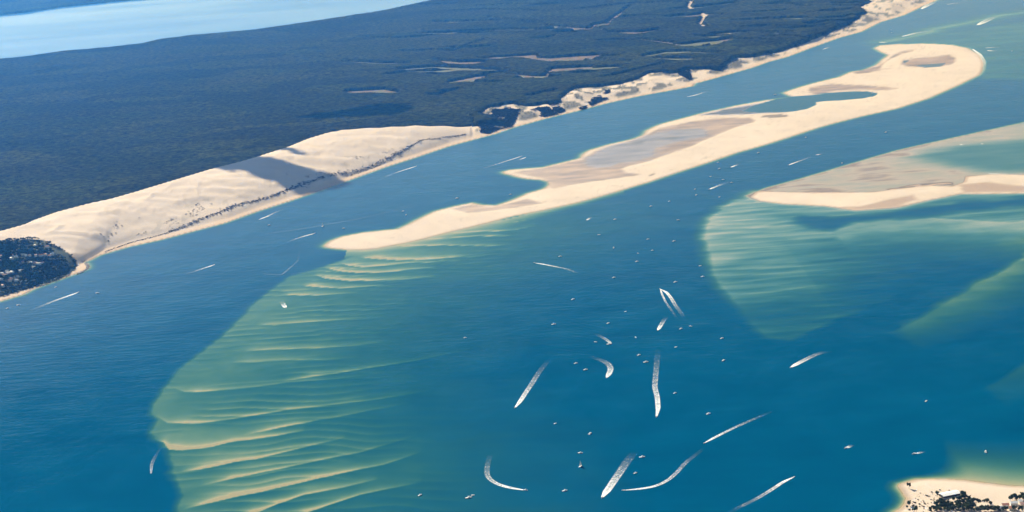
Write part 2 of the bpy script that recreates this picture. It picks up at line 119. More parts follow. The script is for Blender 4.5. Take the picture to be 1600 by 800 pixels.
class NT:
    def __init__(s, name):
        s.m = bpy.data.materials.new(name); s.m.use_nodes = True
        s.t = s.m.node_tree; s.t.nodes.clear()
    def n(s, ty, **kw):
        nd = s.t.nodes.new(ty)
        for k, v in kw.items():
            if k.startswith('i_'):
                key = k[2:]; key = int(key) if key.isdigit() else key.replace('_', ' ')
                if hasattr(v, 'is_output'): s.t.links.new(v, nd.inputs[key])
                else: nd.inputs[key].default_value = v
            else: setattr(nd, k, v)
        return nd
    def l(s, a, b): s.t.links.new(a, b)
    def math(s, op, a, b=None, clamp=False):
        nd = s.n('ShaderNodeMath', operation=op); nd.use_clamp = clamp
        for i, v in enumerate((a, b)):
            if v is None: continue
            if hasattr(v, 'is_output'): s.l(v, nd.inputs[i])
            else: nd.inputs[i].default_value = v
        return nd.outputs[0]
    def mix(s, f, a, b, mode='MIX'):
        nd = s.n('ShaderNodeMix', data_type='RGBA', blend_type=mode)
        for v, k in ((f, 0), (a, 6), (b, 7)):
            if hasattr(v, 'is_output'): s.l(v, nd.inputs[k])
            elif k == 0: nd.inputs[0].default_value = v
            else: nd.inputs[k].default_value = (*v, 1)
        return nd.outputs[2]
    def maprange(s, v, a, b, c, d):
        nd = s.n('ShaderNodeMapRange', i_0=v, i_1=a, i_2=b, i_3=c, i_4=d); return nd.outputs[0]
    def out(s, sh):
        o = s.n('ShaderNodeOutputMaterial'); s.l(sh, o.inputs['Surface']); return s.m

rng = np.random.default_rng(5)
TAB = rng.random((256, 256)).astype(np.float32)
def vnoise(x, y):
    xi = np.floor(x).astype(np.int64); yi = np.floor(y).astype(np.int64)
    fx = (x - xi).astype(np.float32); fy = (y - yi).astype(np.float32)
    fx = fx * fx * (3 - 2 * fx); fy = fy * fy * (3 - 2 * fy)
    a = TAB[yi & 255, xi & 255]; b = TAB[yi & 255, (xi + 1) & 255]
    c = TAB[(yi + 1) & 255, xi & 255]; d = TAB[(yi + 1) & 255, (xi + 1) & 255]
    return (a * (1 - fx) + b * fx) * (1 - fy) + (c * (1 - fx) + d * fx) * fy - 0.5
def fbm(x, y, o=4, s=0.0):
    r = 0; a = 1.0
    for k in range(o):
        r = r + a * vnoise(x * 2 ** k + 17.3 * k + s, y * 2 ** k + 41.7 * k + s * 1.7); a *= 0.5
    return r
def ss(a, b, v):
    t = np.clip((v - a) / (b - a), 0, 1); return t * t * (3 - 2 * t)
def sdf(poly, X, Y, margin=400.0):
    """signed distance, positive inside; -margin far outside"""
    p = np.array(poly, float); q = np.roll(p, -1, 0)
    lo, hi = p.min(0) - margin, p.max(0) + margin
    idx = np.nonzero((X > lo[0]) & (X < hi[0]) & (Y > lo[1]) & (Y < hi[1]))[0]
    res = np.full(X.shape, -margin, np.float32)
    if len(idx) == 0: return res
    x = X[idx].astype(np.float32); y = Y[idx].astype(np.float32)
    dm = np.full(x.shape, 1e12, np.float32); ins = np.zeros(x.shape, bool)
    for (ax, ay), (bx, by) in zip(p, q):
        ex, ey = bx - ax, by - ay; L2 = ex * ex + ey * ey
        if L2 == 0: continue
        wx = x - np.float32(ax); wy = y - np.float32(ay)
        t = np.clip((wx * ex + wy * ey) / L2, 0, 1)
        dx = wx - t * ex; dy = wy - t * ey
        np.minimum(dm, dx * dx + dy * dy, out=dm)
        if ay != by:
            c = ((ay <= y) != (by <= y)) & (wx < (wy * (ex / ey)))
            ins ^= c
    d = np.sqrt(dm)
    res[idx] = np.maximum(np.where(ins, d, -d), -margin)
    return res
def pdist(line, X, Y, margin=600.0):
    """distance to an open line and the side of it (positive = left of the walking direction)"""
    p = np.array(line, float)
    lo, hi = p.min(0) - margin, p.max(0) + margin
    idx = np.nonzero((X > lo[0]) & (X < hi[0]) & (Y > lo[1]) & (Y < hi[1]))[0]
    D = np.full(X.shape, margin, np.float32); S = np.zeros(X.shape, np.float32); TT = np.zeros(X.shape, np.float32)
    if len(idx) == 0: return D, S, TT
    x = X[idx]; y = Y[idx]
    dm = np.full(x.shape, 1e12); sd = np.zeros(x.shape); tt = np.zeros(x.shape)
    n = len(p) - 1
    for k in range(n):
        a, b = p[k], p[k + 1]; e = b - a; L2 = e @ e
        wx = x - a[0]; wy = y - a[1]
        t = np.clip((wx * e[0] + wy * e[1]) / L2, 0, 1)
        dd = (wx - t * e[0]) ** 2 + (wy - t * e[1]) ** 2
        mk = dd < dm
        dm[mk] = dd[mk]; sd[mk] = (e[0] * wy - e[1] * wx)[mk]; tt[mk] = ((k + t) / n)[mk]
    D[idx] = np.minimum(np.sqrt(dm), margin); S[idx] = np.sign(sd); TT[idx] = tt
    return D, S, TT
def fx(line):
    p = np.array(sorted(line), float)
    return lambda x: np.interp(x, p[:, 0], p[:, 1])

COASTF = [(-9000, 3000), (-3200, 5450)] + COAST
MAIN = COASTF + [(60000, 90000), (-60000, 90000), (-60000, 3000)]
y_coast = fx([p for p in COASTF if p not in COAST[6:12]]); y_crest = fx([(-9000, 4200), (-3300, 6750)] + CREST)
FORESTP = [(-60000, 90000), (-60000, 4400), (-9000, 4300), (-3300, 6850)] + [(x - 40, y + 75) for x, y in CREST[:-1]] + FOREST + [(4200, 23000), (12000, 40000), (20000, 90000)]
LAKEP = LAKE_NEAR + [(400, 19300)] + LAKE_FAR[::-1] + [(-9000, 18600), (-9000, 14800)]
DUNE_END = CREST[-1][0]
crest_h = fx([(-9000, 70), (-2100, 80), (-1600, 85), (CREST[-5][0], 85), (CREST[-4][0], 80), (CREST[-3][0], 64), (CREST[-2][0], 42), (CREST[-1][0], 20), (9000, 20)])

DRY = np.array((0.60, 0.49, 0.385)); BEACH = np.array((0.57, 0.43, 0.30)); WETC = np.array((0.26, 0.18, 0.122))
MUDC = np.array((0.165, 0.138, 0.138)); FLOOR = np.array((0.030, 0.042, 0.020)); BARE = np.array((0.145, 0.105, 0.072))
GRASSY = np.array((0.115, 0.120, 0.050)); SEAB = np.array((0.46, 0.36, 0.21)); SCRUBC = np.array((0.06, 0.065, 0.04))

def clearings(X, Y):
    """how tall the trees stand (0 = none) and where the ground is bare"""
    tall = np.ones(X.shape, np.float32); bare = np.zeros(X.shape, np.float32)
    for flag, ln in WALLS:
        p = np.array(sorted(ln), float)
        x0, x1 = p[0, 0], p[-1, 0]
        idx = np.nonzero((X > x0) & (X < x1) & (Y > p[:, 1].min() - 500) & (Y < p[:, 1].max() + 40))[0]
        if not len(idx): continue
        x = X[idx]; yw = np.interp(x, p[:, 0], p[:, 1]) + 9 * vnoise(x / 60.0, x * 0 + 3.1)
        e = np.clip(np.minimum(x - x0, x1 - x) / (0.3 * (x1 - x0)), 0, 1) ** 0.6
        s = yw - Y[idx]
        Dp = {'b': 240.0, 'g': 210.0, 'n': 120.0}[flag] * (0.45 + 0.55 * e) * (1 + 0.5 * vnoise(x / 90.0, x * 0 + 9.4))
        ins = (s > 0) & (s < Dp)
        t = {'b': np.zeros_like(s), 'g': 0.05 + 0.75 * ss(0.35, 1.0, s / Dp), 'n': 0.1 + 0.75 * ss(0.4, 1.0, s / Dp)}[flag]
        cur = tall[idx]; cur[ins] = np.minimum(cur[ins], t[ins]); tall[idx] = cur
        if flag != 'n':
            b = bare[idx]; b[ins] = np.where(fbm(x / 70, Y[idx] / 50, 3, 2.2) > -0.12, 1.0, 0.35)[ins] if flag == 'b' else 0.35; bare[idx] = b
    for ln, wd in PATHS:
        d, _, _ = pdist(ln, X, Y, 80)
        mk = d < wd * 1.6
        tall[mk] = 0; bare[mk] = 2.0
    return tall, bare

def field(X, Y):
    """terrain height and surface colour (the sea bed included)"""
    X = X.astype(np.float64); Y = Y.astype(np.float64)
    n = len(X)
    z = np.full(n, -15.0) + 2.0 * fbm(X / 700, Y / 700, 3)
    col = np.tile(SEAB, (n, 1)); wet = np.zeros(n)
    big = fbm(X / 260, Y / 260, 3, 3.0); mid = fbm(X / 70, Y / 70, 3, 9.0)
    # --- the rippled fan of sand left of the main bank
    d, s, _ = pdist(FANEDGE, X, Y, 1500)
    inn = d * s
    inn = np.where((Y > 6900) | (s == 0), -400, inn)
    under = (Y > 6840) & (X > -500 - 0.6 * (6862 - Y)) & (X < 1500) & (Y < np.interp(X, [-737, -450, 0, 500, 900], [6900, 7000, 7250, 7700, 8100]))
    inn = np.where(under, d * 0.85 + 5, inn)
    edge = inn + 12 * fbm(X / 55, Y / 40, 2)
    f = -(2.65 + 1.75 * np.clip(inn / 520, 0, 6) ** 1.35)
    f += 0.55 * mid + 0.5 * big
    # small tongues of sand: stretched ripples with a steep near side
    ph = (Y + 0.10 * X + 60 * fbm(X / 190, Y / 300, 2, 5.0) + 0.00012 * (X + 600) ** 2) / 62.0
    saw = ph - np.floor(ph)
    f += (1.8 * (1 - saw) ** 2.0 * ss(0, 0.14, saw) - 0.5) * np.clip(1.25 - inn / 900, 0, 1) * np.clip(0.6 + 2.2 * fbm(X / 210, Y / 160, 2, 21.0), 0, 1.3)
    for ln, a in zip(CRESTS, CREST_AMP):
        p = np.array(sorted(ln), float); x0, x1 = p[0, 0], p[-1, 0]
        idx = np.nonzero((X > x0 - 5) & (X < x1) & (Y > p[:, 1].min() - 80) & (Y < p[:, 1].max() + 260))[0]
        x = X[idx]; yc = np.interp(x, p[:, 0], p[:, 1]) + 5 * vnoise(x / 35.0, x * 0 + a * 7)
        t = (x - x0) / (x1 - x0)
        k = 2.5 * a * np.minimum(np.clip(t / 0.14, 0, 1), np.clip((1 - t) / 0.85, 0, 1) ** 0.5)
        q = Y[idx] - yc
        k = k * (0.88 + 0.5 * vnoise(x / 80.0, x * 0 + 3 * a)) * (1.2 if p[:, 1].mean() > 6350 else 1.0)
        prof = np.where(q > 0, 0.62 * np.exp(-np.abs(q) / 20) + 0.38 * np.exp(-np.abs(q) / 75), 0) * (1 - ss(-10, 0, -q) * 0)
        prof = np.where(q > 0, prof, np.exp(-(q / 7.0) ** 2) * 1.0 - 0.30 * ss(0, 12, -q) * np.exp(q / 30))
        f[idx] += k * prof
    f = np.minimum(f, -0.30)
    f = np.where(edge > 0, f, f + np.minimum(edge, 0) * 0.20)
    f = np.where(inn > -399, f, -50)
    z = np.maximum(z, f)
    # soft shelf along the near side of the main bank is made with the bank
    # --- second bank: shallows
    dA = sdf(SHOALA, X, Y, 300)
    rip = fbm(X / 160, Y / 40, 3, 31.0)
    zA = -0.5 + 0.4 * big + 0.5 * rip - 2.3 * ss(-70, 150, sdf(TEAL, X, Y, 250) + 60 * fbm(X / 140, Y / 60, 3, 1.0)) + np.minimum(dA, 0) * 0.22 + 0.5 * np.exp(-np.abs(dA - 12) / 14) * (X < 2300)
    z = np.maximum(z, np.where(dA > -299, np.minimum(zA, -0.08), -50))
    pk = ss(-30, 30, dA)[:, None]; col = col * (1 - pk) + np.array((0.50, 0.35, 0.26)) * pk
    dB = sdf(SHOALB, X, Y, 300)
    ph = (Y + 0.05 * X + 70 * fbm(X / 260, Y / 260, 2, 15.0)) / 78.0; saw = ph - np.floor(ph)
    rip2 = 0.95 * (1 - saw) ** 1.6 * ss(0, 0.14, saw) - 0.3
    xb = X - 560 + 0.10 * (Y - 6600)
    zB = -1.0 - 1.5 * ss(500, 1500, X) - 2.0 * ss(6900, 5400, Y) + 1.1 * rip2 + 1.0 * big + 1.6 * fbm(X / 190, Y / 42, 3, 12.0) + 0.55 * np.exp(-np.abs(dB) / 40)
    pb = ss(-60, 20, dB)[:, None]; col = col * (1 - pb) + np.array((0.42, 0.375, 0.30)) * pb
    zB += np.where((X > 1000) & (Y < 6650), -ss(6650, 5900, Y) * ss(900, 1400, X) * 3.2, 0)
    eB = dB + 14 * fbm(X / 60, Y / 60, 2, 8.0) + 50 * ss(700, 1000, X) * fbm(X / 120, Y / 50, 3, 8.0)
    zB = np.where(eB > 0, zB, zB + eB * 0.10)
    dc = sdf(CHANB, X, Y, 200) + 55 * fbm(X / 120, Y / 60, 2, 2.0)
    zB -= 5.0 * ss(-45, 60, dc); zB -= 1.6 * ss(150, -120, Y - 5500 - 0.45 * (X - 500) + 160 * fbm(X / 160, Y / 60, 3, 3.0))
    z = np.maximum(z, np.where(dB > -299, np.minimum(zB, -0.35), -50))
    # --- slanting ridges on the right
    for ln, top, soft, g0 in ((RIDGEC, 2.3, 210.0, 1.8), (RIDGED, 4.4, 200.0, 1.5), (RIDGEV, 0.9, 330.0, 0.9)):
        p = np.array(ln, float); x0, x1 = p[0, 0], p[-1, 0]
        t = np.clip((X - x0) / (x1 - x0), 0, 1)
        q = (Y - np.interp(X, p[:, 0], p[:, 1])) * 0.75 + 30 * fbm(X / 90, Y / 90, 3, 4.4)            # positive = far side
        zz = -top - g0 * (1 - np.clip(t * 2.2, 0, 1)) - np.where(q > 0, q * 0.10, 3.2 * (np.abs(q) / soft) ** 1.25) + 0.9 * fbm(X / 110, Y / 38, 4, 5.0) + 0.5 * fbm(X / 300, Y / 160, 2, 9.0)
        zz = zz - np.maximum(x0 + 40 - X, 0) * 0.05
        z = np.maximum(z, np.where((q > -1400) & (q < 200), zz, -50))
    d, s, t = pdist(BARE_LINE, X, Y, 900)
    z = np.maximum(z, np.where(d < 899, -1.7 - d * 0.025 + 0.9 * fbm(X / 200, Y / 90, 2, 7.0), -50))
    dE = sdf(TEALE, X, Y, 400)
    z = np.maximum(z, -4.0 + 1.6 * fbm(X / 300, Y / 120, 3, 6.0) + np.minimum(dE, 0) * 0.03 + np.where(dE > -399, 0, -50))
    # --- sandbanks
    def bank(poly, slope, top, under, margin):
        nonlocal z, col
        d = sdf(poly, X, Y, margin) + 3.5 * fbm(X / 30, Y / 30, 2, 1.0)
        h = np.where(d > 0, top * (1 - np.exp(-d * slope / top)), 0) + np.where(d > 30, 0.5 * np.maximum(mid, 0), 0)
        u = np.where(d <= 0, -0.04 + d * under, 0)
        hh = np.where(d > 0, h, u); hh = np.where(d > -margin + 5, hh, -50)
        z = np.maximum(z, hh)
        on = ss(0, 6, d)[:, None]
        wetline = ss(22, 2, d)[:, None]
        c = DRY * (1 + 0.10 * big[:, None] + 0.08 * mid[:, None]); c = c * (1 - wetline * 0.75) + (WETC * 1.25) * wetline * 0.75
        col[:] = col * (1 - on) + c * on
        return d
    lower = ss(7400, 6900, Y)
    dA_ = bank(ARGUIN, 0.035, 2.6, 0.16, 300)
    # broad shelf with finger ripples below the left half of the main bank
    shelf = np.where((X < 500) & (X > -640) & (dA_ < 0) & (dA_ > -290), -0.25 + dA_ * (0.022 + 0.06 * ss(-50, 450, X)) + 0.5 * rip2 * ss(0, -60, dA_), -50)
    south = (Y < np.interp(X, [-737, -450, 0, 500, 900], [6900, 7000, 7250, 7700, 8100]))
    z = np.maximum(z, np.where(south, shelf, -50))
    for poly in WET:
        w_ = ss(-4, 22, sdf(poly, X, Y, 60) + 10 * fbm(X / 60, Y / 40, 2, 2.0))
        z = z * (1 - w_) + np.where(w_ > 0, 0.20 + 0.12 * mid, z) * w_
        c = WETC * (1.15 + 0.75 * fbm(X / 130, Y / 40, 4, 6.6)[:, None])
        col = col * (1 - w_[:, None]) + c * w_[:, None]; wet = np.maximum(wet, w_ * 0.6)
    for poly, hgt, cc in ((MUD1, -0.05, MUDC * 1.1), (MUD2, 0.13, np.array((0.205, 0.163, 0.14)))):
        w_ = ss(-22, 34, sdf(poly, X, Y, 80) + 30 * fbm(X / 110, Y / 45, 3, 5.0))
        streak = fbm(X / 150, Y / 28, 3, 8.0)
        z = z * (1 - w_) + (hgt - 0.05 + 0.05 * streak) * w_
        c = cc * (1.2 + 0.7 * np.maximum(streak, -0.5))[:, None]
        col = col * (1 - w_[:, None]) + c * w_[:, None]; wet = np.maximum(wet, w_)
    w_ = ss(-8, 18, sdf(LAGOON1, X, Y, 80)); z = z * (1 - w_) + (-4.2 + 1.2 * big) * w_
    col = col * (1 - w_[:, None]) + MUDC * w_[:, None]
    for poly in POND:
        w_ = ss(-6, 12, sdf(poly, X, Y, 60)); z = z * (1 - w_) - 0.9 * w_
        col = col * (1 - w_[:, None]) + MUDC * w_[:, None]
    for poly in WEED:
        w_ = ss(-3, 12, sdf(poly, X, Y, 40) + 14 * fbm(X / 25, Y / 25, 2, 5.0))[:, None]
        col = col * (1 - 0.75 * w_) + np.array((0.11, 0.085, 0.055)) * 0.75 * w_
    bank(BANK2, 0.03, 1.5, 0.08, 120)
    for poly in BANK2WET:
        w_ = ss(-4, 25, sdf(poly, X, Y, 60) + 12 * fbm(X / 60, Y / 30, 2, 2.0))
        z = z * (1 - w_) + np.where(w_ > 0, 0.12 + 0.2 * rip, z) * w_
        col = col * (1 - w_[:, None]) + (WETC * 1.45) * w_[:, None]; wet = np.maximum(wet, w_ * 0.6)
    # thin dark wrack lines and old tide marks on the banks
    mk = (np.abs(fbm(X / 120, Y / 60, 4, 77.0)) < 0.012) & (z > 1.3) & (z < 5)
    col[mk] *= 0.82
    dF = bank(FERRET, 0.05, 4.0, 0.22, 500)
    shelfF = np.where((dF < 0) & (dF > -490), -0.5 + dF * (0.45 - 0.425 * ss(800, 1040, X) - 0.008 * ss(1080, 1400, X)) + 0.6 * big, -50)
    z = np.maximum(z, np.where(X > 800, shelfF, -50))
    # --- mainland
    dM = sdf(MAIN, X, Y, 600)
    sea = np.where(dM <= 0, dM * 0.2 - 0.03, -50); sea = np.where(dM > -590, sea, -50)
    z = np.maximum(z, sea)
    L = dM > 0
    base = np.minimum(dM * 0.05, 3.5) + ss(60, 260, dM) * (16 + 7 * fbm(X / 500, Y / 500, 2, 2.0))
    yco, ycr, hc = y_coast(X), y_crest(X), crest_h(X)
    # the great dune
    foot = yco + 105
    t = np.clip((Y - foot) / np.maximum(ycr - foot, 60), 0, 1)
    face = 4.5 + (hc - 4.5) * np.sin(np.pi / 2 * np.clip(t, 0, 1) ** 0.92) + 3.0 * ss(0, 0.04, t) * (1 - t)
    lee = hc - np.maximum(Y - ycr, 0) * 0.34
    ndn = fbm(X / 120 + Y / 300, Y / 85, 3, 14.0)
    barch = (1 - np.abs(2 * fbm(X / 150 + 0.6 * mid, Y / 110, 3, 19.0))) ** 2
    wav = (8.0 * barch + 5.0 * ndn - 4) * ss(0.03, 0.25, t) * ss(1.0, 0.8, t) * ss(DUNE_END, DUNE_END - 500, X)
    dz = np.where(Y < ycr, face + wav, lee)
    indune = L & (X < DUNE_END) & (Y > foot)
    zb = np.where(indune, np.maximum(dz, base * ss(60, 400, Y - ycr)), base)
    # lower broken dunes further along
    right = ss(DUNE_END - 60, DUNE_END + 60, X)
    zb = zb + right * ss(45, 160, dM) * (1 - ss(300, 700, dM)) * (9 + 26 * np.maximum(fbm(X / 130, Y / 240, 3, 3.7), -0.25))
    z = np.where(L, zb, z)
    dFo = sdf(FORESTP, X, Y, 300)
    infor = L & (dFo > 0)
    tall, bare = clearings(X, Y)
    sand = DRY * (1 + 0.10 * big + 0.07 * ndn)[:, None]
    bw = ss(75, 30, dM)[:, None]
    sand = sand * (1 - bw) + BEACH * bw
    ww = ss(14, 2, dM)[:, None]; sand = sand * (1 - ww) + WETC * ww
    # grass tufts and thin scrub on the broken dunes
    tuft = right * ss(0.05, 0.22, fbm(X / 55, Y / 90, 4, 8.8) + 0.10 * ss(350, 50, np.abs(dFo))) * ss(40, 80, dM)
    gr = (fbm(X / 40, Y / 90, 4, 55.0) > 0.30) & (X > -1500) & (X < DUNE_END) & (t > 0.03) & (t < 0.35)
    tuft = np.maximum(tuft, gr * 0.25)
    sand = sand * (1 - tuft[:, None] * 0.8) + SCRUBC * 1.6 * tuft[:, None] * 0.8
    fl = np.tile(FLOOR, (n, 1))
    fl = np.where((bare > 1.5)[:, None], DRY * 0.8, np.where((bare > 0.6)[:, None], BARE * (1 + 0.5 * mid)[:, None], np.where((bare > 0.2)[:, None], GRASSY * (1 + 0.4 * big)[:, None], fl)))
    vil = sdf(VILLAGE, X, Y, 60)
    c = np.where(infor[:, None], fl, sand)
    c = np.where((L & (vil > 0))[:, None], FLOOR * 1.3, c)
    col = np.where(L[:, None], c, col); wet = np.where(L, 0, wet)
    lk = sdf(LAKEP, X, Y, 100); z = np.where(L & (lk > -30), np.where(lk > 0, 14.0, 19.0), z)
    return z, np.clip(col, 0.005, 0.9), wet, dM

# ------------------------------------------------------------------ terrain and sea
NC, NR = 1040, 760
inv = np.linspace(1 / 2900.0, 1 / 20500.0, NR - 40)
yr = np.concatenate([1 / inv, np.geomspace(21500, 85000, 40)])
uc = np.linspace(-0.40, 0.40, NC)
GY = np.repeat(yr, NC); GX = np.tile(uc, NR) * GY
GZ, GCOL, GWET, GDM = field(GX, GY)
vi = np.arange(NC * NR, dtype=np.int32).reshape(NR, NC)
quads = np.stack([vi[:-1, :-1], vi[:-1, 1:], vi[1:, 1:], vi[1:, :-1]], -1).reshape(-1, 4)

def submesh(name, keep, zz, attrs):
    q = quads[keep]; used = np.zeros(NC * NR, bool); used[q.ravel()] = True
    remap = np.cumsum(used).astype(np.int32) - 1
    V = np.stack([GX, GY, zz], 1)[used]
    me = mesh_np(name, V, remap[q])
    for nm, dat in attrs.items():
        if dat.ndim == 2:
            a = me.attributes.new(nm, 'FLOAT_COLOR', 'POINT'); a.data.foreach_set('color', np.concatenate([dat[used], np.ones((used.sum(), 1))], 1).astype(np.float32).ravel())
        else:
            a = me.attributes.new(nm, 'FLOAT', 'POINT'); a.data.foreach_set('value', dat[used].astype(np.float32))
    me.polygons.foreach_set('use_smooth', np.ones(len(q), bool))
    return me

qz = GZ[quads]
keep_land = qz.max(1) > -3.0
keep_sea = (qz.min(1) < 0.6) & (GDM[quads].min(1) < 60)

# sand / soil
t = NT('sand_and_soil')
att = t.n('ShaderNodeAttribute', attribute_name='albedo')
wat = t.n('ShaderNodeAttribute', attribute_name='wet')
geo = t.n('ShaderNodeNewGeometry')
n1 = t.n('ShaderNodeTexNoise', i_Vector=geo.outputs['Position'], i_Scale=0.012, i_Detail=6.0, i_Roughness=0.65)
n2 = t.n('ShaderNodeTexNoise', i_Vector=geo.outputs['Position'], i_Scale=0.09, i_Detail=4.0, i_Roughness=0.6)
v = t.math('ADD', t.math('MULTIPLY', n1.outputs[0], 0.22), t.math('MULTIPLY', n2.outputs[0], 0.16))
v = t.math('ADD', v, 0.81)
vc = t.n('ShaderNodeCombineColor', i_0=v, i_1=v, i_2=v)
colr = t.mix(1.0, att.outputs['Color'], vc.outputs[0], 'MULTIPLY')
rough = t.maprange(wat.outputs['Fac'], 0, 1, 0.95, 0.35)
spec = t.maprange(wat.outputs['Fac'], 0, 1, 0.08, 0.5)
b = t.n('ShaderNodeBump', i_Height=n2.outputs[0], i_Strength=0.25, i_Distance=3.0)
p = t.n('ShaderNodeBsdfPrincipled', i_Base_Color=colr, i_Roughness=rough, i_Specular_IOR_Level=spec, i_Normal=b.outputs[0])
M_SAND = t.out(p.outputs[0])
ground = add('ground', submesh('ground', keep_land, GZ, {'albedo': GCOL, 'wet': GWET}), M_SAND); tag(ground, kind='structure')

# sea water: clear over shallow sand, opaque blue where deep
def water_bump(t, geo, k=1.0):
    mp = t.n('ShaderNodeMapping', i_Vector=geo.outputs['Position'], i_Scale=(0.35, 1.0, 1.0), i_Rotation=(0, 0, 0.12))
    w1 = t.n('ShaderNodeTexNoise', i_Vector=mp.outputs[0], i_Scale=0.045, i_Detail=5.0, i_Roughness=0.62)
    w2 = t.n('ShaderNodeTexNoise', i_Vector=geo.outputs['Position'], i_Scale=0.006, i_Detail=4.0, i_Roughness=0.6)
    h = t.math('MULTIPLY', w1.outputs[0], t.maprange(w2.outputs[0], 0.3, 0.7, 0.5, 1.3))
    return h, w1, w2
t = NT('sea_water')
geo = t.n('ShaderNodeNewGeometry')
dep = t.n('ShaderNodeAttribute', attribute_name='depth').outputs['Fac']
h, w1, w2 = water_bump(t, geo)
# ring ripples thrown by the speedboats
sep = t.n('ShaderNodeVectorMath', operation='DISTANCE', i_0=geo.outputs['Position'], i_1=(494.0, 5773.0, 0.0))
ring = t.math('SINE', t.math('MULTIPLY', sep.outputs['Value'], 0.27))
ring = t.math('MULTIPLY', ring, t.math('MULTIPLY', t.maprange(sep.outputs['Value'], 150, 330, 0, 1), t.maprange(sep.outputs['Value'], 420, 900, 1, 0)))
h2 = t.math('ADD', t.math('MULTIPLY', h, 6.0), t.math('MULTIPLY', ring, 0.30))
bp = t.n('ShaderNodeBump', i_Height=h2, i_Strength=0.20, i_Distance=1.0)
def ex(k): return t.math('POWER', 2.718, t.math('MULTIPLY', dep, -k))
mps = t.n('ShaderNodeMapping', i_Vector=geo.outputs['Position'], i_Scale=(0.0011, 0.0055, 1.0), i_Rotation=(0, 0, -0.9))
w4 = t.n('ShaderNodeTexNoise', i_Vector=mps.outputs[0], i_Scale=1.0, i_Detail=6.0, i_Roughness=0.65)
mpw = t.n('ShaderNodeMapping', i_Vector=geo.outputs['Position'], i_Scale=(0.010, 0.028, 1.0), i_Rotation=(0, 0, 0.15))
w5 = t.n('ShaderNodeTexNoise', i_Vector=mpw.outputs[0], i_Scale=1.0, i_Detail=5.0, i_Roughness=0.7)
vary = t.math('ADD', t.math('MULTIPLY', w2.outputs[0], 0.5), t.math('ADD', t.math('MULTIPLY', w4.outputs[0], 0.5), t.math('MULTIPLY', w5.outputs[0], 0.35)))
cdeep = t.mix(t.maprange(vary, 0.45, 0.9, 0, 1), (0.0, 0.056, 0.120), (0.0, 0.080, 0.160))
cbody = t.mix(t.maprange(dep, 1.0, 7.5, 0, 1), (0.022, 0.108, 0.122), cdeep)
bed = t.n('ShaderNodeAttribute', attribute_name='bed').outputs['Color']
tint = t.n('ShaderNodeCombineColor', i_0=ex(0.70), i_1=ex(0.27), i_2=ex(0.20))
seen = t.math('MULTIPLY', ex(0.12), t.maprange(dep, 2.2, 6.5, 1, 0))
lit_bed = t.mix(1.0, bed, tint.outputs[0], 'MULTIPLY')
body = t.n('ShaderNodeBsdfDiffuse', i_Color=t.mix(seen, cbody, lit_bed))
tr = t.n('ShaderNodeBsdfTransparent', i_Color=(0.93, 0.98, 0.97, 1))
m1 = t.n('ShaderNodeMixShader', i_0=t.maprange(dep, 0.02, 0.35, 0.05, 1), i_1=tr.outputs[0], i_2=body.outputs[0])
fr = t.n('ShaderNodeFresnel', i_IOR=1.33, i_Normal=bp.outputs[0])
gl = t.n('ShaderNodeBsdfGlossy', i_Color=(1, 1, 1, 1), i_Roughness=0.22, i_Normal=bp.outputs[0])
m2 = t.n('ShaderNodeMixShader', i_0=t.math('MULTIPLY', t.math('SUBTRACT', fr.outputs[0], 0.20, True), 0.85), i_1=m1.outputs[0], i_2=gl.outputs[0])
M_SEA = t.out(m2.outputs[0])
sea = add('sea', submesh('sea', keep_sea, np.zeros(NC * NR), {'depth': np.maximum(-GZ, 0), 'bed': GCOL}), M_SEA); tag(sea, kind='structure')

# the lake behind the forest
t = NT('lake_water')
geo = t.n('ShaderNodeNewGeometry')
mp = t.n('ShaderNodeMapping', i_Vector=geo.outputs['Position'], i_Scale=(0.0004, 0.0016, 1.0), i_Rotation=(0, 0, 0.15))
w3 = t.n('ShaderNodeTexNoise', i_Vector=mp.outputs[0], i_Scale=1.0, i_Detail=5.0, i_Roughness=0.6)
h, w1, w2 = water_bump(t, geo)
bp = t.n('ShaderNodeBump', i_Height=h, i_Strength=0.08, i_Distance=3.0)
bd = t.n('ShaderNodeBsdfDiffuse', i_Color=(0.06, 0.17, 0.40, 1))
gl = t.n('ShaderNodeBsdfGlossy', i_Color=(1, 1, 1, 1), i_Roughness=t.maprange(w3.outputs[0], 0.35, 0.65, 0.03, 0.10), i_Normal=bp.outputs[0])
fr = t.n('ShaderNodeFresnel', i_IOR=1.33)
M_LAKE = t.out(t.n('ShaderNodeMixShader', i_0=t.math('MULTIPLY', fr.outputs[0], t.maprange(w3.outputs[0], 0.35, 0.65, 0.32, 0.52)), i_1=bd.outputs[0], i_2=gl.outputs[0]).outputs[0])
bm = bmesh.new(); bm.faces.new([bm.verts.new((x, y, 17.5)) for x, y in LAKEP])
bmesh.ops.triangulate(bm, faces=bm.faces[:])
bmesh.ops.recalc_face_normals(bm, faces=bm.faces[:])
me = bpy.data.meshes.new('lake'); bm.to_mesh(me); bm.free()
if me.polygons[0].normal.z < 0: me.flip_normals()
tag(add('lake', me, M_LAKE), kind='structure')

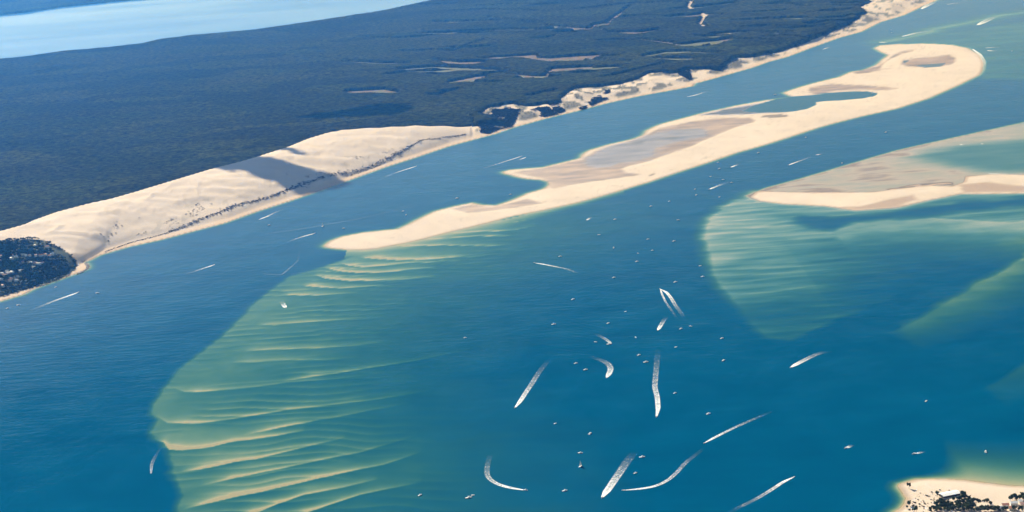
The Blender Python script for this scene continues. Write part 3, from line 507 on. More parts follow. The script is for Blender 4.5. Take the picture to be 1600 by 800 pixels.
# ------------------------------------------------------------------ foliage
def foliage(name, c1, c2, c3, stand=True, grain=False):
    t = NT(name)
    geo = t.n('ShaderNodeNewGeometry'); oi = t.n('ShaderNodeObjectInfo')
    n1 = t.n('ShaderNodeTexNoise', i_Vector=geo.outputs['Position'], i_Scale=0.0035, i_Detail=4.0)
    vmp = t.n('ShaderNodeMapping', i_Vector=geo.outputs['Position'], i_Scale=(0.0016, 0.0030, 0.0), i_Rotation=(0, 0, 0.25)); vor = t.n('ShaderNodeTexVoronoi', distance='CHEBYCHEV', i_Vector=vmp.outputs[0], i_Scale=1.0, i_Randomness=0.8)
    c = t.mix(t.maprange(n1.outputs[0], 0.35, 0.65, 0, 1), c1, c2)
    if stand:
        c = t.mix(t.math('MULTIPLY', t.n('ShaderNodeSeparateColor', i_0=vor.outputs['Color']).outputs[0], 0.6), c, c3)
    br = t.maprange(oi.outputs['Random'], 0, 1, 0.65, 1.35)
    if grain:
        g1 = t.n('ShaderNodeTexNoise', i_Vector=geo.outputs['Position'], i_Scale=0.030, i_Detail=4.0, i_Roughness=0.7)
        br = t.maprange(g1.outputs[0], 0.33, 0.67, 0.15, 1.65)
    if stand: br = t.math('MULTIPLY', br, t.maprange(t.n('ShaderNodeSeparateColor', i_0=vor.outputs['Color']).outputs[1], 0, 1, 0.72, 1.22))
    bc = t.n('ShaderNodeCombineColor', i_0=br, i_1=br, i_2=br)
    c = t.mix(1.0, c, bc.outputs[0], 'MULTIPLY')
    d1 = t.n('ShaderNodeBsdfDiffuse', i_Color=c, i_Roughness=0.5); d2 = t.n('ShaderNodeBsdfTranslucent', i_Color=c)
    return t.out(t.n('ShaderNodeMixShader', i_0=0.5, i_1=d1.outputs[0], i_2=d2.outputs[0]).outputs[0])
M_PINE = foliage('pine_needles', (0.096, 0.118, 0.020), (0.108, 0.120, 0.024), (0.120, 0.120, 0.030))
M_LEAF = foliage('garden_foliage', (0.070, 0.115, 0.050), (0.095, 0.120, 0.060), (0.06, 0.07, 0.03), False)
M_SCRUB = foliage('scrub_leaves', (0.055, 0.066, 0.040), (0.080, 0.085, 0.050), (0.06, 0.07, 0.03), False)
def plain(name, c, rough=0.7, var=0.12, scale=0.6):
    t = NT(name); geo = t.n('ShaderNodeNewGeometry')
    n1 = t.n('ShaderNodeTexNoise', i_Vector=geo.outputs['Position'], i_Scale=scale, i_Detail=4.0)
    cc = t.mix(t.maprange(n1.outputs[0], 0.3, 0.7, 0, 1), tuple(k * (1 - var) for k in c), tuple(min(1, k * (1 + var)) for k in c))
    return t.out(t.n('ShaderNodeBsdfPrincipled', i_Base_Color=cc, i_Roughness=rough).outputs[0])
M_BARK = plain('bark', (0.12, 0.075, 0.05))
def ico_into(bm, c, r, sub, jit, rnd):
    res = bmesh.ops.create_icosphere(bm, subdivisions=sub, radius=1.0)
    for v in res['verts']:
        k = 1 + rnd.uniform(-jit, jit)
        v.co = Vector((c[0] + v.co.x * r[0] * k, c[1] + v.co.y * r[1] * k, c[2] + v.co.z * r[2] * k))
def clump(name, size, count, hgt, rad, seed, mat, flat=0.7, even=0.15):
    rnd = random.Random(seed); bm = bmesh.new()
    for k in range(count):
        a = rnd.uniform(0, 6.28); d = size * 0.62 * math.sqrt(rnd.random())
        r = rad * rnd.uniform(0.75, 1.25); hh = hgt * rnd.uniform(1 - even, 1 + even)
        cz = hh * flat
        ico_into(bm, (d * math.cos(a), d * math.sin(a), cz), (r, r, hh - cz), 1, 0.16, rnd)
    me = bpy.data.meshes.new(name); bm.to_mesh(me); bm.free(); me.materials.append(mat)
    return bpy.data.objects.new(name, me)
def scatter(name, protos, pts, scl, kindlabel):
    col = bpy.data.collections.new(name + '_kinds')
    for o in protos: col.objects.link(o)
    me = bpy.data.meshes.new(name); me.vertices.add(len(pts)); me.vertices.foreach_set('co', np.asarray(pts, np.float32).ravel())
    a = me.attributes.new('scl', 'FLOAT', 'POINT'); a.data.foreach_set('value', np.asarray(scl, np.float32))
    o = add(name, me); tag(o, kind='stuff', label=kindlabel)
    ng = bpy.data.node_groups.new(name, 'GeometryNodeTree')
    ng.interface.new_socket('Geometry', in_out='INPUT', socket_type='NodeSocketGeometry')
    ng.interface.new_socket('Geometry', in_out='OUTPUT', socket_type='NodeSocketGeometry')
    N = ng.nodes; gi = N.new('NodeGroupInput'); go = N.new('NodeGroupOutput')
    ci = N.new('GeometryNodeCollectionInfo'); ci.inputs[0].default_value = col; ci.inputs[1].default_value = True; ci.inputs[2].default_value = True
    ip = N.new('GeometryNodeInstanceOnPoints'); ip.inputs['Pick Instance'].default_value = True
    na = N.new('GeometryNodeInputNamedAttribute'); na.data_type = 'FLOAT'; na.inputs[0].default_value = 'scl'
    rv = N.new('FunctionNodeRandomValue'); rv.data_type = 'FLOAT_VECTOR'; rv.inputs[0].default_value = (0, 0, 0); rv.inputs[1].default_value = (0, 0, 6.283)
    m2p = N.new('GeometryNodeMeshToPoints')
    lk = ng.links.new
    lk(gi.outputs[0], m2p.inputs[0]); lk(m2p.outputs[0], ip.inputs['Points']); lk(ci.outputs[0], ip.inputs['Instance'])
    lk(rv.outputs[0], ip.inputs['Rotation']); lk(na.outputs[0], ip.inputs['Scale']); lk(ip.outputs[0], go.inputs[0])
    md = o.modifiers.new('scatter', 'NODES'); md.node_group = ng
    return o
# pine forest
def jitter_grid(x0, x1, y0, y1, s, seed):
    r = np.random.default_rng(seed)
    xs, ys = np.meshgrid(np.arange(x0, x1, s), np.arange(y0, y1, s))
    return (xs.ravel() + r.uniform(-.5, .5, xs.size) * s, ys.ravel() + r.uniform(-.5, .5, xs.size) * s)
px, py = [], []
for (ya, yb, s) in ((7000, 10500, 20.0), (10500, 14000, 24.0), (14000, 21500, 32.0)):
    gx, gy = jitter_grid(-0.34 * yb, 0.34 * yb, ya, yb, s, int(s))
    k = np.abs(gx) < 0.34 * gy
    px.append(gx[k]); py.append(gy[k])
FX, FY = np.concatenate(px), np.concatenate(py)
def stand_height(X, Y):
    """tree height in metres above the ground; 0 outside the forest and in clearings"""
    ins = (sdf(FORESTP, X, Y, 100) > 2 + 5 * fbm(X / 25, Y / 25, 2, 1.5)) & (sdf(LAKEP, X, Y, 60) < -8 + 14 * fbm(X / 60, Y / 60, 2, 2.5))
    tall, bare = clearings(X, Y)
    blk = TAB[(Y // 430).astype(int) & 255, (X // 520).astype(int) & 255] - 0.5
    st = 17.5 + 5.0 * fbm(X / 350, Y / 350, 3, 4.0) + 2.2 * blk
    return np.where(ins & (tall > 0.1), st * tall, 0.0)
def canopy_sheet(ya, yb, dx, dy):
    xs = np.arange(-0.33 * yb, 0.33 * yb, dx); ys = np.arange(ya, yb + dy * 0.5, dy)
    X, Y = np.meshgrid(xs, ys); X = X.ravel(); Y = Y.ravel()
    near = np.abs(X) < 0.33 * Y + 60
    hh = np.zeros(X.shape); hh[near] = stand_height(X[near], Y[near])
    Z = np.zeros(X.shape); Z[near] = field(X[near], Y[near])[0]
    on = hh > 0.5
    relief = 1.0 * fbm(X / 14.0, Y / 14.0, 2, 6.0) + 3.2 * fbm(X / 45.0, Y / 60.0, 2, 16.0)
    Z = np.where(on, Z + hh + relief, Z - 1.5)
    nx, ny = len(xs), len(ys); v = np.arange(nx * ny).reshape(ny, nx)
    q = np.stack([v[:-1, :-1], v[:-1, 1:], v[1:, 1:], v[1:, :-1]], -1).reshape(-1, 4)
    q = q[on[q].any(1) & near[q].all(1)]
    used = np.zeros(nx * ny, bool); used[q.ravel()] = True; rm = np.cumsum(used) - 1
    return np.stack([X, Y, Z], 1)[used], rm[q]
VS, QS, off = [], [], 0
for a in ((6800, 11504, 15.0, 8.0), (11504, 15508, 20.0, 14.0), (15508, 21500, 40.0, 30.0)):
    v_, q_ = canopy_sheet(*a); VS.append(v_); QS.append(q_ + off); off += len(v_)
me = mesh_np('pine_forest', np.concatenate(VS), np.concatenate(QS))
M_CANOPY = foliage('pine_canopy', (0.096, 0.118, 0.018), (0.108, 0.120, 0.022), (0.120, 0.120, 0.028), grain=True)
tag(add('pine_forest', me, M_CANOPY), kind='stuff', label='dense green pine forest covering the land behind the dune')
hh = stand_height(FX, FY); k = hh > 2.0
FX, FY, SC = FX[k], FY[k], hh[k] / 16.3
FZ = field(FX, FY)[0]
protos = [clump('pine_clump', 22, 6, 16.6, 3.6, 11 + i, M_PINE, 0.86, 0.05) for i in range(5)]
scatter('pine_crowns', protos, np.stack([FX, FY, FZ], 1), SC, 'round pine crowns of the forest behind the dune')
print('forest clumps', len(FX), 'canopy quads', off, 'land', keep_land.sum(), 'sea', keep_sea.sum())

# ------------------------------------------------------------------ labels that single things out
def bearings(things, marks, noun):
    """unique wording for look-alikes: nearest landmark, side of it and order along that side"""
    buckets = {}
    for i, (x, y) in enumerate(things):
        best = min(marks, key=lambda mk: (mk[1] - x) ** 2 + ((mk[2] - y) * 0.4) ** 2)
        dx, dy = x - best[1], (y - best[2]) * 0.3
        side = ('right of' if dx > 0 else 'left of') if abs(dx) > abs(dy) else ('beyond' if dy > 0 else 'in front of')
        buckets.setdefault((best[0], side), []).append((dx * dx + dy * dy, i))
    order = ['', 'second ', 'third ', 'fourth ', 'fifth ', 'sixth ', 'seventh ', 'eighth ', 'ninth ', 'tenth ', 'eleventh ', 'twelfth ', 'thirteenth ', 'fourteenth ', 'fifteenth ']
    out = [None] * len(things)
    for (mk, side), lst in buckets.items():
        for r, (_, i) in enumerate(sorted(lst)):
            out[i] = (order[r] if r else ('nearest ' if len(lst) > 1 else '')) + noun[i] + ' ' + side + ' the ' + mk
    return out
def zat(x, y): return float(field(np.array([x], float), np.array([y], float))[0][0])

# ------------------------------------------------------------------ scrub along the dune foot
pts, scl = [], []
rs = np.random.default_rng(3)
for ln, wd in SCRUB:
    p = np.array(ln, float)
    seg = np.hypot(*np.diff(p, axis=0).T); cum = np.concatenate([[0], np.cumsum(seg)])
    for s in np.arange(0, cum[-1], 4.0):
        x = np.interp(s, cum, p[:, 0]); y = np.interp(s, cum, p[:, 1])
        if vnoise(np.array([s / 30.0]), np.array([wd * 3.3]))[0] < -0.40: continue
        for _ in range(2):
            pts.append((x + rs.normal(0, wd * 0.28), y + rs.normal(0, wd * 0.8))); scl.append(rs.uniform(0.45, 0.95) * (0.45 + wd / 40))
# wooded patches between the broken dunes
PATCH = [([[(-139, 9655), (-87, 9900), (-33, 10062), (40, 10124), (99, 10000), (74, 9781), (50, 9592), (-20, 9515), (-71, 9411), (-115, 9430)],[(163, 9971), (200, 10048), (266, 10065), (309, 9902), (230, 9846), (168, 9898)],[(267, 10113), (307, 10192), (355, 9975), (310, 9925)],[(489, 10203), (521, 10314), (582, 10413), (636, 10545), (647, 10380), (573, 10263), (509, 10119)],[(434, 10057), (474, 10136), (481, 10059), (442, 10005)],[(1094, 11043), (1140, 11170), (1177, 11149), (1150, 10836), (1112, 10914)]], 1.0)]
for polys, k in PATCH:
    for poly in polys:
        pp = np.array(poly, float)
        gx, gy = jitter_grid(pp[:, 0].min(), pp[:, 0].max(), pp[:, 1].min(), pp[:, 1].max(), 9.0, 5)
        d = sdf(poly, gx, gy, 20)
        kk = (d > 0) & (fbm(gx / 60, gy / 60, 2, 3.0) > -0.28)
        for a, b_ in zip(gx[kk], gy[kk]): pts.append((a, b_)); scl.append(rs.uniform(0.9, 1.9))
# sparse tussocks on the seaward slopes
gx, gy = jitter_grid(-1750, 2600, 7000, 15500, 16.0, 8)
yco = y_coast(gx); k = (gy > yco + 120) & (gy < yco + 900)
gx, gy = gx[k], gy[k]
t_ = (gy - y_coast(gx) - 100) / np.maximum(y_crest(gx) - y_coast(gx) - 100, 60)
n_ = fbm(gx / 55, gy / 90, 4, 8.8)
on_dune = (gx < DUNE_END) & (t_ > 0.03) & (t_ < 0.38) & (n_ > 0.36)
on_rest = (gx >= DUNE_END) & (sdf(FORESTP, gx, gy, 300) < -5) & (n_ > 0.10)
k = on_dune | on_rest
for a, b_ in zip(gx[k], gy[k]): pts.append((a, b_)); scl.append(rs.uniform(0.3, 0.75))
pa = np.array(pts); za = field(pa[:, 0], pa[:, 1])[0] - 0.4
scatter('coastal_scrub', [clump('shrub_clump', 7, 4, 4.6, 2.6, 31 + i, M_SCRUB) for i in range(3)], np.column_stack([pa, za]), scl,
        'dark scrub lining the foot of the pale dune')
# woods of the village on the left headland
pp = np.array(VILLAGE, float)
gx, gy = jitter_grid(pp[:, 0].min(), pp[:, 0].max(), pp[:, 1].min(), pp[:, 1].max(), 12.0, 21)
d = sdf(VILLAGE, gx, gy, 40)
hv = np.array(VHOUSE, float)
near = np.min(np.hypot(gx[:, None] - hv[None, :, 0], (gy[:, None] - hv[None, :, 1] + 16) * 0.55), 1)
road = np.ones(len(gx))
for ln in VROADS:
    dd, _, _ = pdist(ln, gx, gy, 60); road = np.minimum(road, dd / 11.0)
k = (d > 0) & (near > 13) & (road > 0.99)
gx, gy = gx[k], gy[k]
scatter('village_woods', [clump('garden_tree_clump', 11, 4, 12.5, 3.6, 51 + i, M_LEAF) for i in range(4)],
        np.stack([gx, gy, field(gx, gy)[0] - 0.4], 1), rs.uniform(0.6, 1.25, len(gx)) * (0.7 + 0.5 * ss(20, 160, d[k])), 'dark green woods between the houses on the left headland')

# ------------------------------------------------------------------ houses
def box(bm, x0, x1, y0, y1, z0, z1):
    v = [bm.verts.new(c) for c in ((x0, y0, z0), (x1, y0, z0), (x1, y1, z0), (x0, y1, z0), (x0, y0, z1), (x1, y0, z1), (x1, y1, z1), (x0, y1, z1))]
    for f in ((0, 3, 2, 1), (4, 5, 6, 7), (0, 1, 5, 4), (1, 2, 6, 5), (2, 3, 7, 6), (3, 0, 4, 7)): bm.faces.new([v[i] for i in f])
def done(bm, name):
    me = bpy.data.meshes.new(name); bm.to_mesh(me); bm.free(); return me
M_WALLW = plain('white_render', (0.72, 0.69, 0.63)); M_WALLC = plain('cream_render', (0.62, 0.52, 0.40))
M_TILE = plain('terracotta_tiles', (0.48, 0.20, 0.13), var=0.25); M_PINKT = plain('faded_pink_tiles', (0.58, 0.33, 0.27), var=0.2)
M_SLATE = plain('grey_sheet_roof', (0.42, 0.43, 0.47)); M_WHITER = plain('white_roof_sheet', (0.82, 0.82, 0.80))
M_GLASS = plain('window_glass', (0.03, 0.05, 0.07), 0.15); M_SHADEWALL = plain('shaded_hall_wall', (0.10, 0.075, 0.055))  # hall walls: the shade under the roof is put into this dark colour
cache = {}
def house(name, loc, rz, w, d, h, rise, wall, roof, label, cat='house', group=None, ov=0.5, windows=True, chimney=True):
    key = (round(w), round(d), round(h), round(rise, 1), wall.name, roof.name)
    o = empty(name, loc, rz); tag(o, label, cat, group)
    if key not in cache:
        w_, d_ = round(w), round(d); hh = round(h)
        bm = bmesh.new(); box(bm, -w_ / 2, w_ / 2, -d_ / 2, d_ / 2, -2.0, hh)
        if rise > 0:
            for s in (-1, 1):
                vs_ = [bm.verts.new((s * w_ / 2, y, z)) for y, z in ((-d_ / 2, hh), (d_ / 2, hh), (0, hh + rise))]
                bm.faces.new(vs_ if s > 0 else vs_[::-1])
        mw = done(bm, 'wall'); mw.materials.append(wall)
        bm = bmesh.new(); X = w_ / 2 + ov; Y = d_ / 2 + ov
        if rise > 0:
            drop = ov * rise / (d_ / 2)
            pr = [(-Y, hh - drop), (0, hh + rise), (Y, hh - drop), (Y, hh - drop + .35), (0, hh + rise + .35), (-Y, hh - drop + .35)]
        else:
            pr = [(-Y, hh + .01), (Y, hh + .01), (Y, hh + .5), (-Y, hh + .5)]
        A = [bm.verts.new((-X, y, z)) for y, z in pr]; B = [bm.verts.new((X, y, z)) for y, z in pr]
        n_ = len(pr)
        for i in range(n_): bm.faces.new((A[i], A[(i + 1) % n_], B[(i + 1) % n_], B[i]))
        bm.faces.new(A[::-1]); bm.faces.new(B)
        bmesh.ops.recalc_face_normals(bm, faces=bm.faces[:])
        mr = done(bm, 'roof'); mr.materials.append(roof)
        bm = bmesh.new(); box(bm, -.65, .65, -.06, .06, 0, 1.5); mg = done(bm, 'window'); mg.materials.append(M_GLASS)
        bm = bmesh.new(); box(bm, -.55, .55, -.4, .4, 0, 2.0); mc = done(bm, 'chimney'); mc.materials.append(wall)
        cache[key] = (mw, mr, mg, mc)
    mw, mr, mg, mc = cache[key]; w_, d_, hh = round(w), round(d), round(h)
    add('wall', mw, parent=o); r_ = add('roof', mr, parent=o)
    if chimney and rise > 0: add('chimney', mc, parent=r_, loc=(w_ * 0.28, d_ * 0.14, hh + rise * 0.45))
    if windows:
        for i in range(max(2, int(w_ // 5))):
            add('window', mg, parent=o, loc=(-w_ / 2 + (i + .5) * w_ / max(2, int(w_ // 5)), -d_ / 2 - .03, 1.0))
    return o
rh = random.Random(12)
noun, spec = [], []
for (x, y) in VHOUSE:
    c = rh.choices(['white', 'tile', 'pink', 'grey'], [5, 3, 3, 1])[0]
    spec.append(c)
    noun.append({'white': 'white-roofed house', 'tile': 'terracotta-roofed house', 'pink': 'faded pink-roofed house', 'grey': 'grey-roofed house'}[c] + '')
marks = VMARKS
lab = bearings(VHOUSE, marks, noun)
for (x, y), c, lb in zip(VHOUSE, spec, lab):
    wall = M_WALLW if rh.random() < 0.7 else M_WALLC
    house('house', (x, y, zat(x, y)), rh.uniform(-0.7, 0.7), rh.choice((10, 13, 16)), rh.choice((9, 11)), rh.choice((5, 7)), 2.6, wall,
          {'white': M_WALLW, 'tile': M_TILE, 'pink': M_PINKT, 'grey': M_SLATE}[c], lb, group='houses on the wooded headland', windows=False, chimney=False)
marks = [('sandy car park behind the dune', CAMP[1][0], CAMP[1][1]), ('cloud shadow on the dune crest', CAMP[10][0], CAMP[10][1]), ('smooth middle of the dune crest', CAMP[-1][0], CAMP[-1][1])]
lab = bearings(CAMP, marks, ['small white cabin'] * len(CAMP))
for (x, y), lb in zip(CAMP, lab):
    z = zat(x, y)
    house('cabin', (x, y, z + 6), rh.uniform(-0.6, 0.6), rh.choice((10, 14)), 7, 8, 0, M_WALLW, rh.choice((M_WHITER, M_SLATE, M_WHITER)), lb, 'cabin', 'campsite cabins behind the dune', windows=False)

# ------------------------------------------------------------------ the sandy point at lower right
def at_ferret(n): return FERRET_SPOTS[n]
lx, ly = FERRET_SPOTS['hall']
house('beach_hall', (lx, ly, zat(lx, ly)), 0.30, 44, 20, 5, 2.0, M_SHADEWALL, M_WHITER, 'long white-roofed hall with shaded walls on the sandy point', 'hall', windows=True, chimney=False, ov=1.2)
lx, ly = FERRET_SPOTS['shed']
house('beach_house', (lx, ly, zat(lx, ly)), 0.05, 30, 16, 6, 0, M_WALLC, M_WALLC, 'flat-roofed cream house between dark trees near the bottom edge', 'house')
lx, ly = FERRET_SPOTS['hut']
house('beach_hut', (lx, ly, zat(lx, ly)), 0.3, 6, 6, 3, 1.4, M_WALLW, M_WHITER, 'tiny white hut at the foot of the tall dark pine', 'hut', windows=False, chimney=False)
RV = {'r1': (M_TILE, M_WALLW, 'terracotta-roofed house, leftmost of the cluster at the lower right corner'),
      'r2': (M_WHITER, M_WALLW, 'bright white-roofed house in the middle of the corner cluster'),
      'r3': (M_PINKT, M_WALLC, 'pink-roofed house at the right edge of the photo'),
      'r4': (M_SLATE, M_WALLW, 'pale grey-roofed house at the left foot of the corner cluster'),
      'r5': (M_WHITER, M_WALLW, 'small white house beside the trees in the right corner'),
      'r6': (M_TILE, M_WALLC, 'orange-tiled house on the bottom edge in the corner cluster')}
for k, (rf, wl, lb) in RV.items():
    lx, ly = FERRET_SPOTS[k]
    house('house', (lx, ly, zat(lx, ly)), rh.uniform(-0.3, 0.3), 15 if k != 'r5' else 8, 11, 6, 2.6, wl, rf, lb, group='houses of the corner cluster')
# trees of the point, each a trunk and a crown
def tree_meshes(seed, h):
    rnd = random.Random(seed)
    bm = bmesh.new(); n_ = 7; prev = None; cx = cyy = 0.0
    for k in range(5):
        zz = h * 0.72 * k / 4; r = h * 0.026 * (1 - 0.16 * k)
        cx += rnd.uniform(-.12, .12); cyy += rnd.uniform(-.12, .12)
        ring_ = [bm.verts.new((cx + r * math.cos(6.283 * i / n_), cyy + r * math.sin(6.283 * i / n_), zz)) for i in range(n_)]
        if prev:
            for i in range(n_): bm.faces.new((prev[i], prev[(i + 1) % n_], ring_[(i + 1) % n_], ring_[i]))
        prev = ring_
    for k in range(5):      # limbs
        a = rnd.uniform(0, 6.28); z0 = h * rnd.uniform(.4, .62)
        e = Vector((math.cos(a) * h * .22, math.sin(a) * h * .22, z0 + h * .16))
        b0 = [bm.verts.new((cx + .09 * math.cos(q), cyy + .09 * math.sin(q), z0)) for q in (0, 2.1, 4.2)]
        tip = bm.verts.new(e)
        for i in range(3): bm.faces.new((b0[i], b0[(i + 1) % 3], tip))
    mt = done(bm, 'trunk'); mt.materials.append(M_BARK)
    # crown: leaf-sized faces spread through uneven clumps
    V, Fc = [], []
    cl = [(rnd.uniform(-.24, .24) * h, rnd.uniform(-.24, .24) * h, h * rnd.uniform(.5, .92), h * rnd.uniform(.10, .17)) for _ in range(16)]
    for k in range(900):
        c = rnd.choice(cl)
        d = Vector((rnd.gauss(0, 1), rnd.gauss(0, 1), rnd.gauss(0, .8))).normalized() * c[3] * rnd.uniform(.55, 1.05)
        o_ = Vector(c[:3]) + d
        nn = (d.normalized() + Vector((rnd.uniform(-.6, .6), rnd.uniform(-.6, .6), rnd.uniform(-.2, .8)))).normalized()
        a_ = nn.orthogonal().normalized() * rnd.uniform(.35, .75); b_ = nn.cross(a_)
        i0 = len(V); V += [o_ - a_ - b_ * .6, o_ + a_ - b_ * .6, o_ + a_ + b_ * .6, o_ - a_ + b_ * .6]; Fc.append((i0, i0 + 1, i0 + 2, i0 + 3))
    mc = mesh_np('crown', [tuple(v) for v in V], Fc); mc.materials.append(M_LEAF)
    return mt, mc
TM = [tree_meshes(70 + i, h) for i, h in enumerate((11, 13, 9, 12))]
def tree(x, y, i, s, label, group=None):
    o = empty('pine_tree', (x, y, zat(x, y) - .1), rh.uniform(0, 6.28)); o.scale = (s, s, s); tag(o, label, 'tree', group)
    add('trunk', TM[i][0], parent=o); add('crown', TM[i][1], parent=o)
for (x, y, nm) in FTREES_SINGLE: tree(x, y, rh.randrange(4), 1.25, nm)
for poly, nm, sp in FTREES:
    pp = np.array(poly, float)
    gx, gy = jitter_grid(pp[:, 0].min(), pp[:, 0].max(), pp[:, 1].min(), pp[:, 1].max(), sp, 31)
    k = sdf(poly, gx, gy, 20) > -1
    for i, (x, y) in enumerate(zip(gx[k], gy[k])): tree(x, y, i % 4, rh.uniform(.75, 1.2), nm, nm.replace('pine tree in the ', ''))
# low beach scrub on the point
pts = []
for (x, y, n_, sx, sy) in FSCRUB:
    for _ in range(n_): pts.append((x + rs.normal(0, sx), y + rs.normal(0, sy)))
pa = np.array(pts); kk = sdf(FERRET, pa[:, 0], pa[:, 1], 30) > 12; pa = pa[kk]
scatter('beach_scrub', [clump('dry_shrub_clump', 3, 4, 1.8, 1.3, 61 + i, M_SCRUB) for i in range(3)], np.column_stack([pa, field(pa[:, 0], pa[:, 1])[0] - .2]), rs.uniform(.4, 1.3, len(pa)), 'sparse dry scrub on the sandy point')

# ------------------------------------------------------------------ rocks of the small jetty below the headland
M_ROCK = plain('dark_rock', (0.10, 0.085, 0.08), var=0.3)
jet = empty('rock_jetty', (JETTY[0][0], JETTY[0][1], 0)); tag(jet, 'dark curved rock jetty at the tip of the left headland', 'jetty')
rk = []
for i in range(3):
    bm = bmesh.new(); ico_into(bm, (0, 0, 0), (1, 1, .7), 1, .28, random.Random(90 + i)); me = done(bm, 'rock'); me.materials.append(M_ROCK); rk.append(me)
pj = np.array(JETTY, float); seg = np.hypot(*np.diff(pj, axis=0).T); cum = np.concatenate([[0], np.cumsum(seg)])
for s in np.arange(0, cum[-1], 2.6):
    x = np.interp(s, cum, pj[:, 0]) + rs.normal(0, 2.6); y = np.interp(s, cum, pj[:, 1]) + rs.normal(0, 5)
    o = add('rock', rk[int(s) % 3], parent=jet, loc=(x - JETTY[0][0], y - JETTY[0][1], rs.uniform(.3, 1.4)), rz=rs.uniform(0, 6.28)); k = rs.uniform(2.2, 4.2); o.scale = (k, k, k * .8)

# ------------------------------------------------------------------ boats
M_HULL = plain('white_gelcoat', (0.80, 0.80, 0.79), 0.25, 0.04); M_DECK = plain('pale_deck', (0.76, 0.74, 0.70), 0.6)
M_SCREEN = plain('tinted_screen', (0.04, 0.06, 0.08), 0.1); M_NAVY = plain('navy_hull', (0.03, 0.05, 0.11), 0.3); M_SAIL = plain('sailcloth', (0.82, 0.80, 0.76), 0.8, 0.03)
M_MOTOR = plain('black_motor', (0.03, 0.03, 0.035), 0.4); M_ALU = plain('aluminium', (0.55, 0.56, 0.58), 0.35)
def hull_mesh(L, B, hgt, mat, name='hull'):
    bm = bmesh.new(); rows = []
    for k in range(9):
        u = k / 8.0; x = (u - .5) * L
        wd = B / 2 * (1 - max(0, (u - .45) / .55) ** 2.2) * (0.88 + .12 * min(1, u * 4)); wd = max(wd, .03)
        sh = hgt * (.82 + .30 * u * u)
        rows.append([bm.verts.new(c) for c in ((x, -wd, sh), (x, -wd * .82, .12), (x, 0, -.35 + .3 * max(0, u - .7)), (x, wd * .82, .12), (x, wd, sh))])
    for a, b_ in zip(rows, rows[1:]):
        for i in range(4): bm.faces.new((a[i], b_[i], b_[i + 1], a[i + 1]))
    bm.faces.new(rows[0][::-1]); bm.faces.new(rows[-1])
    bmesh.ops.recalc_face_normals(bm, faces=bm.faces[:])
    me = done(bm, name); me.materials.append(mat); return me
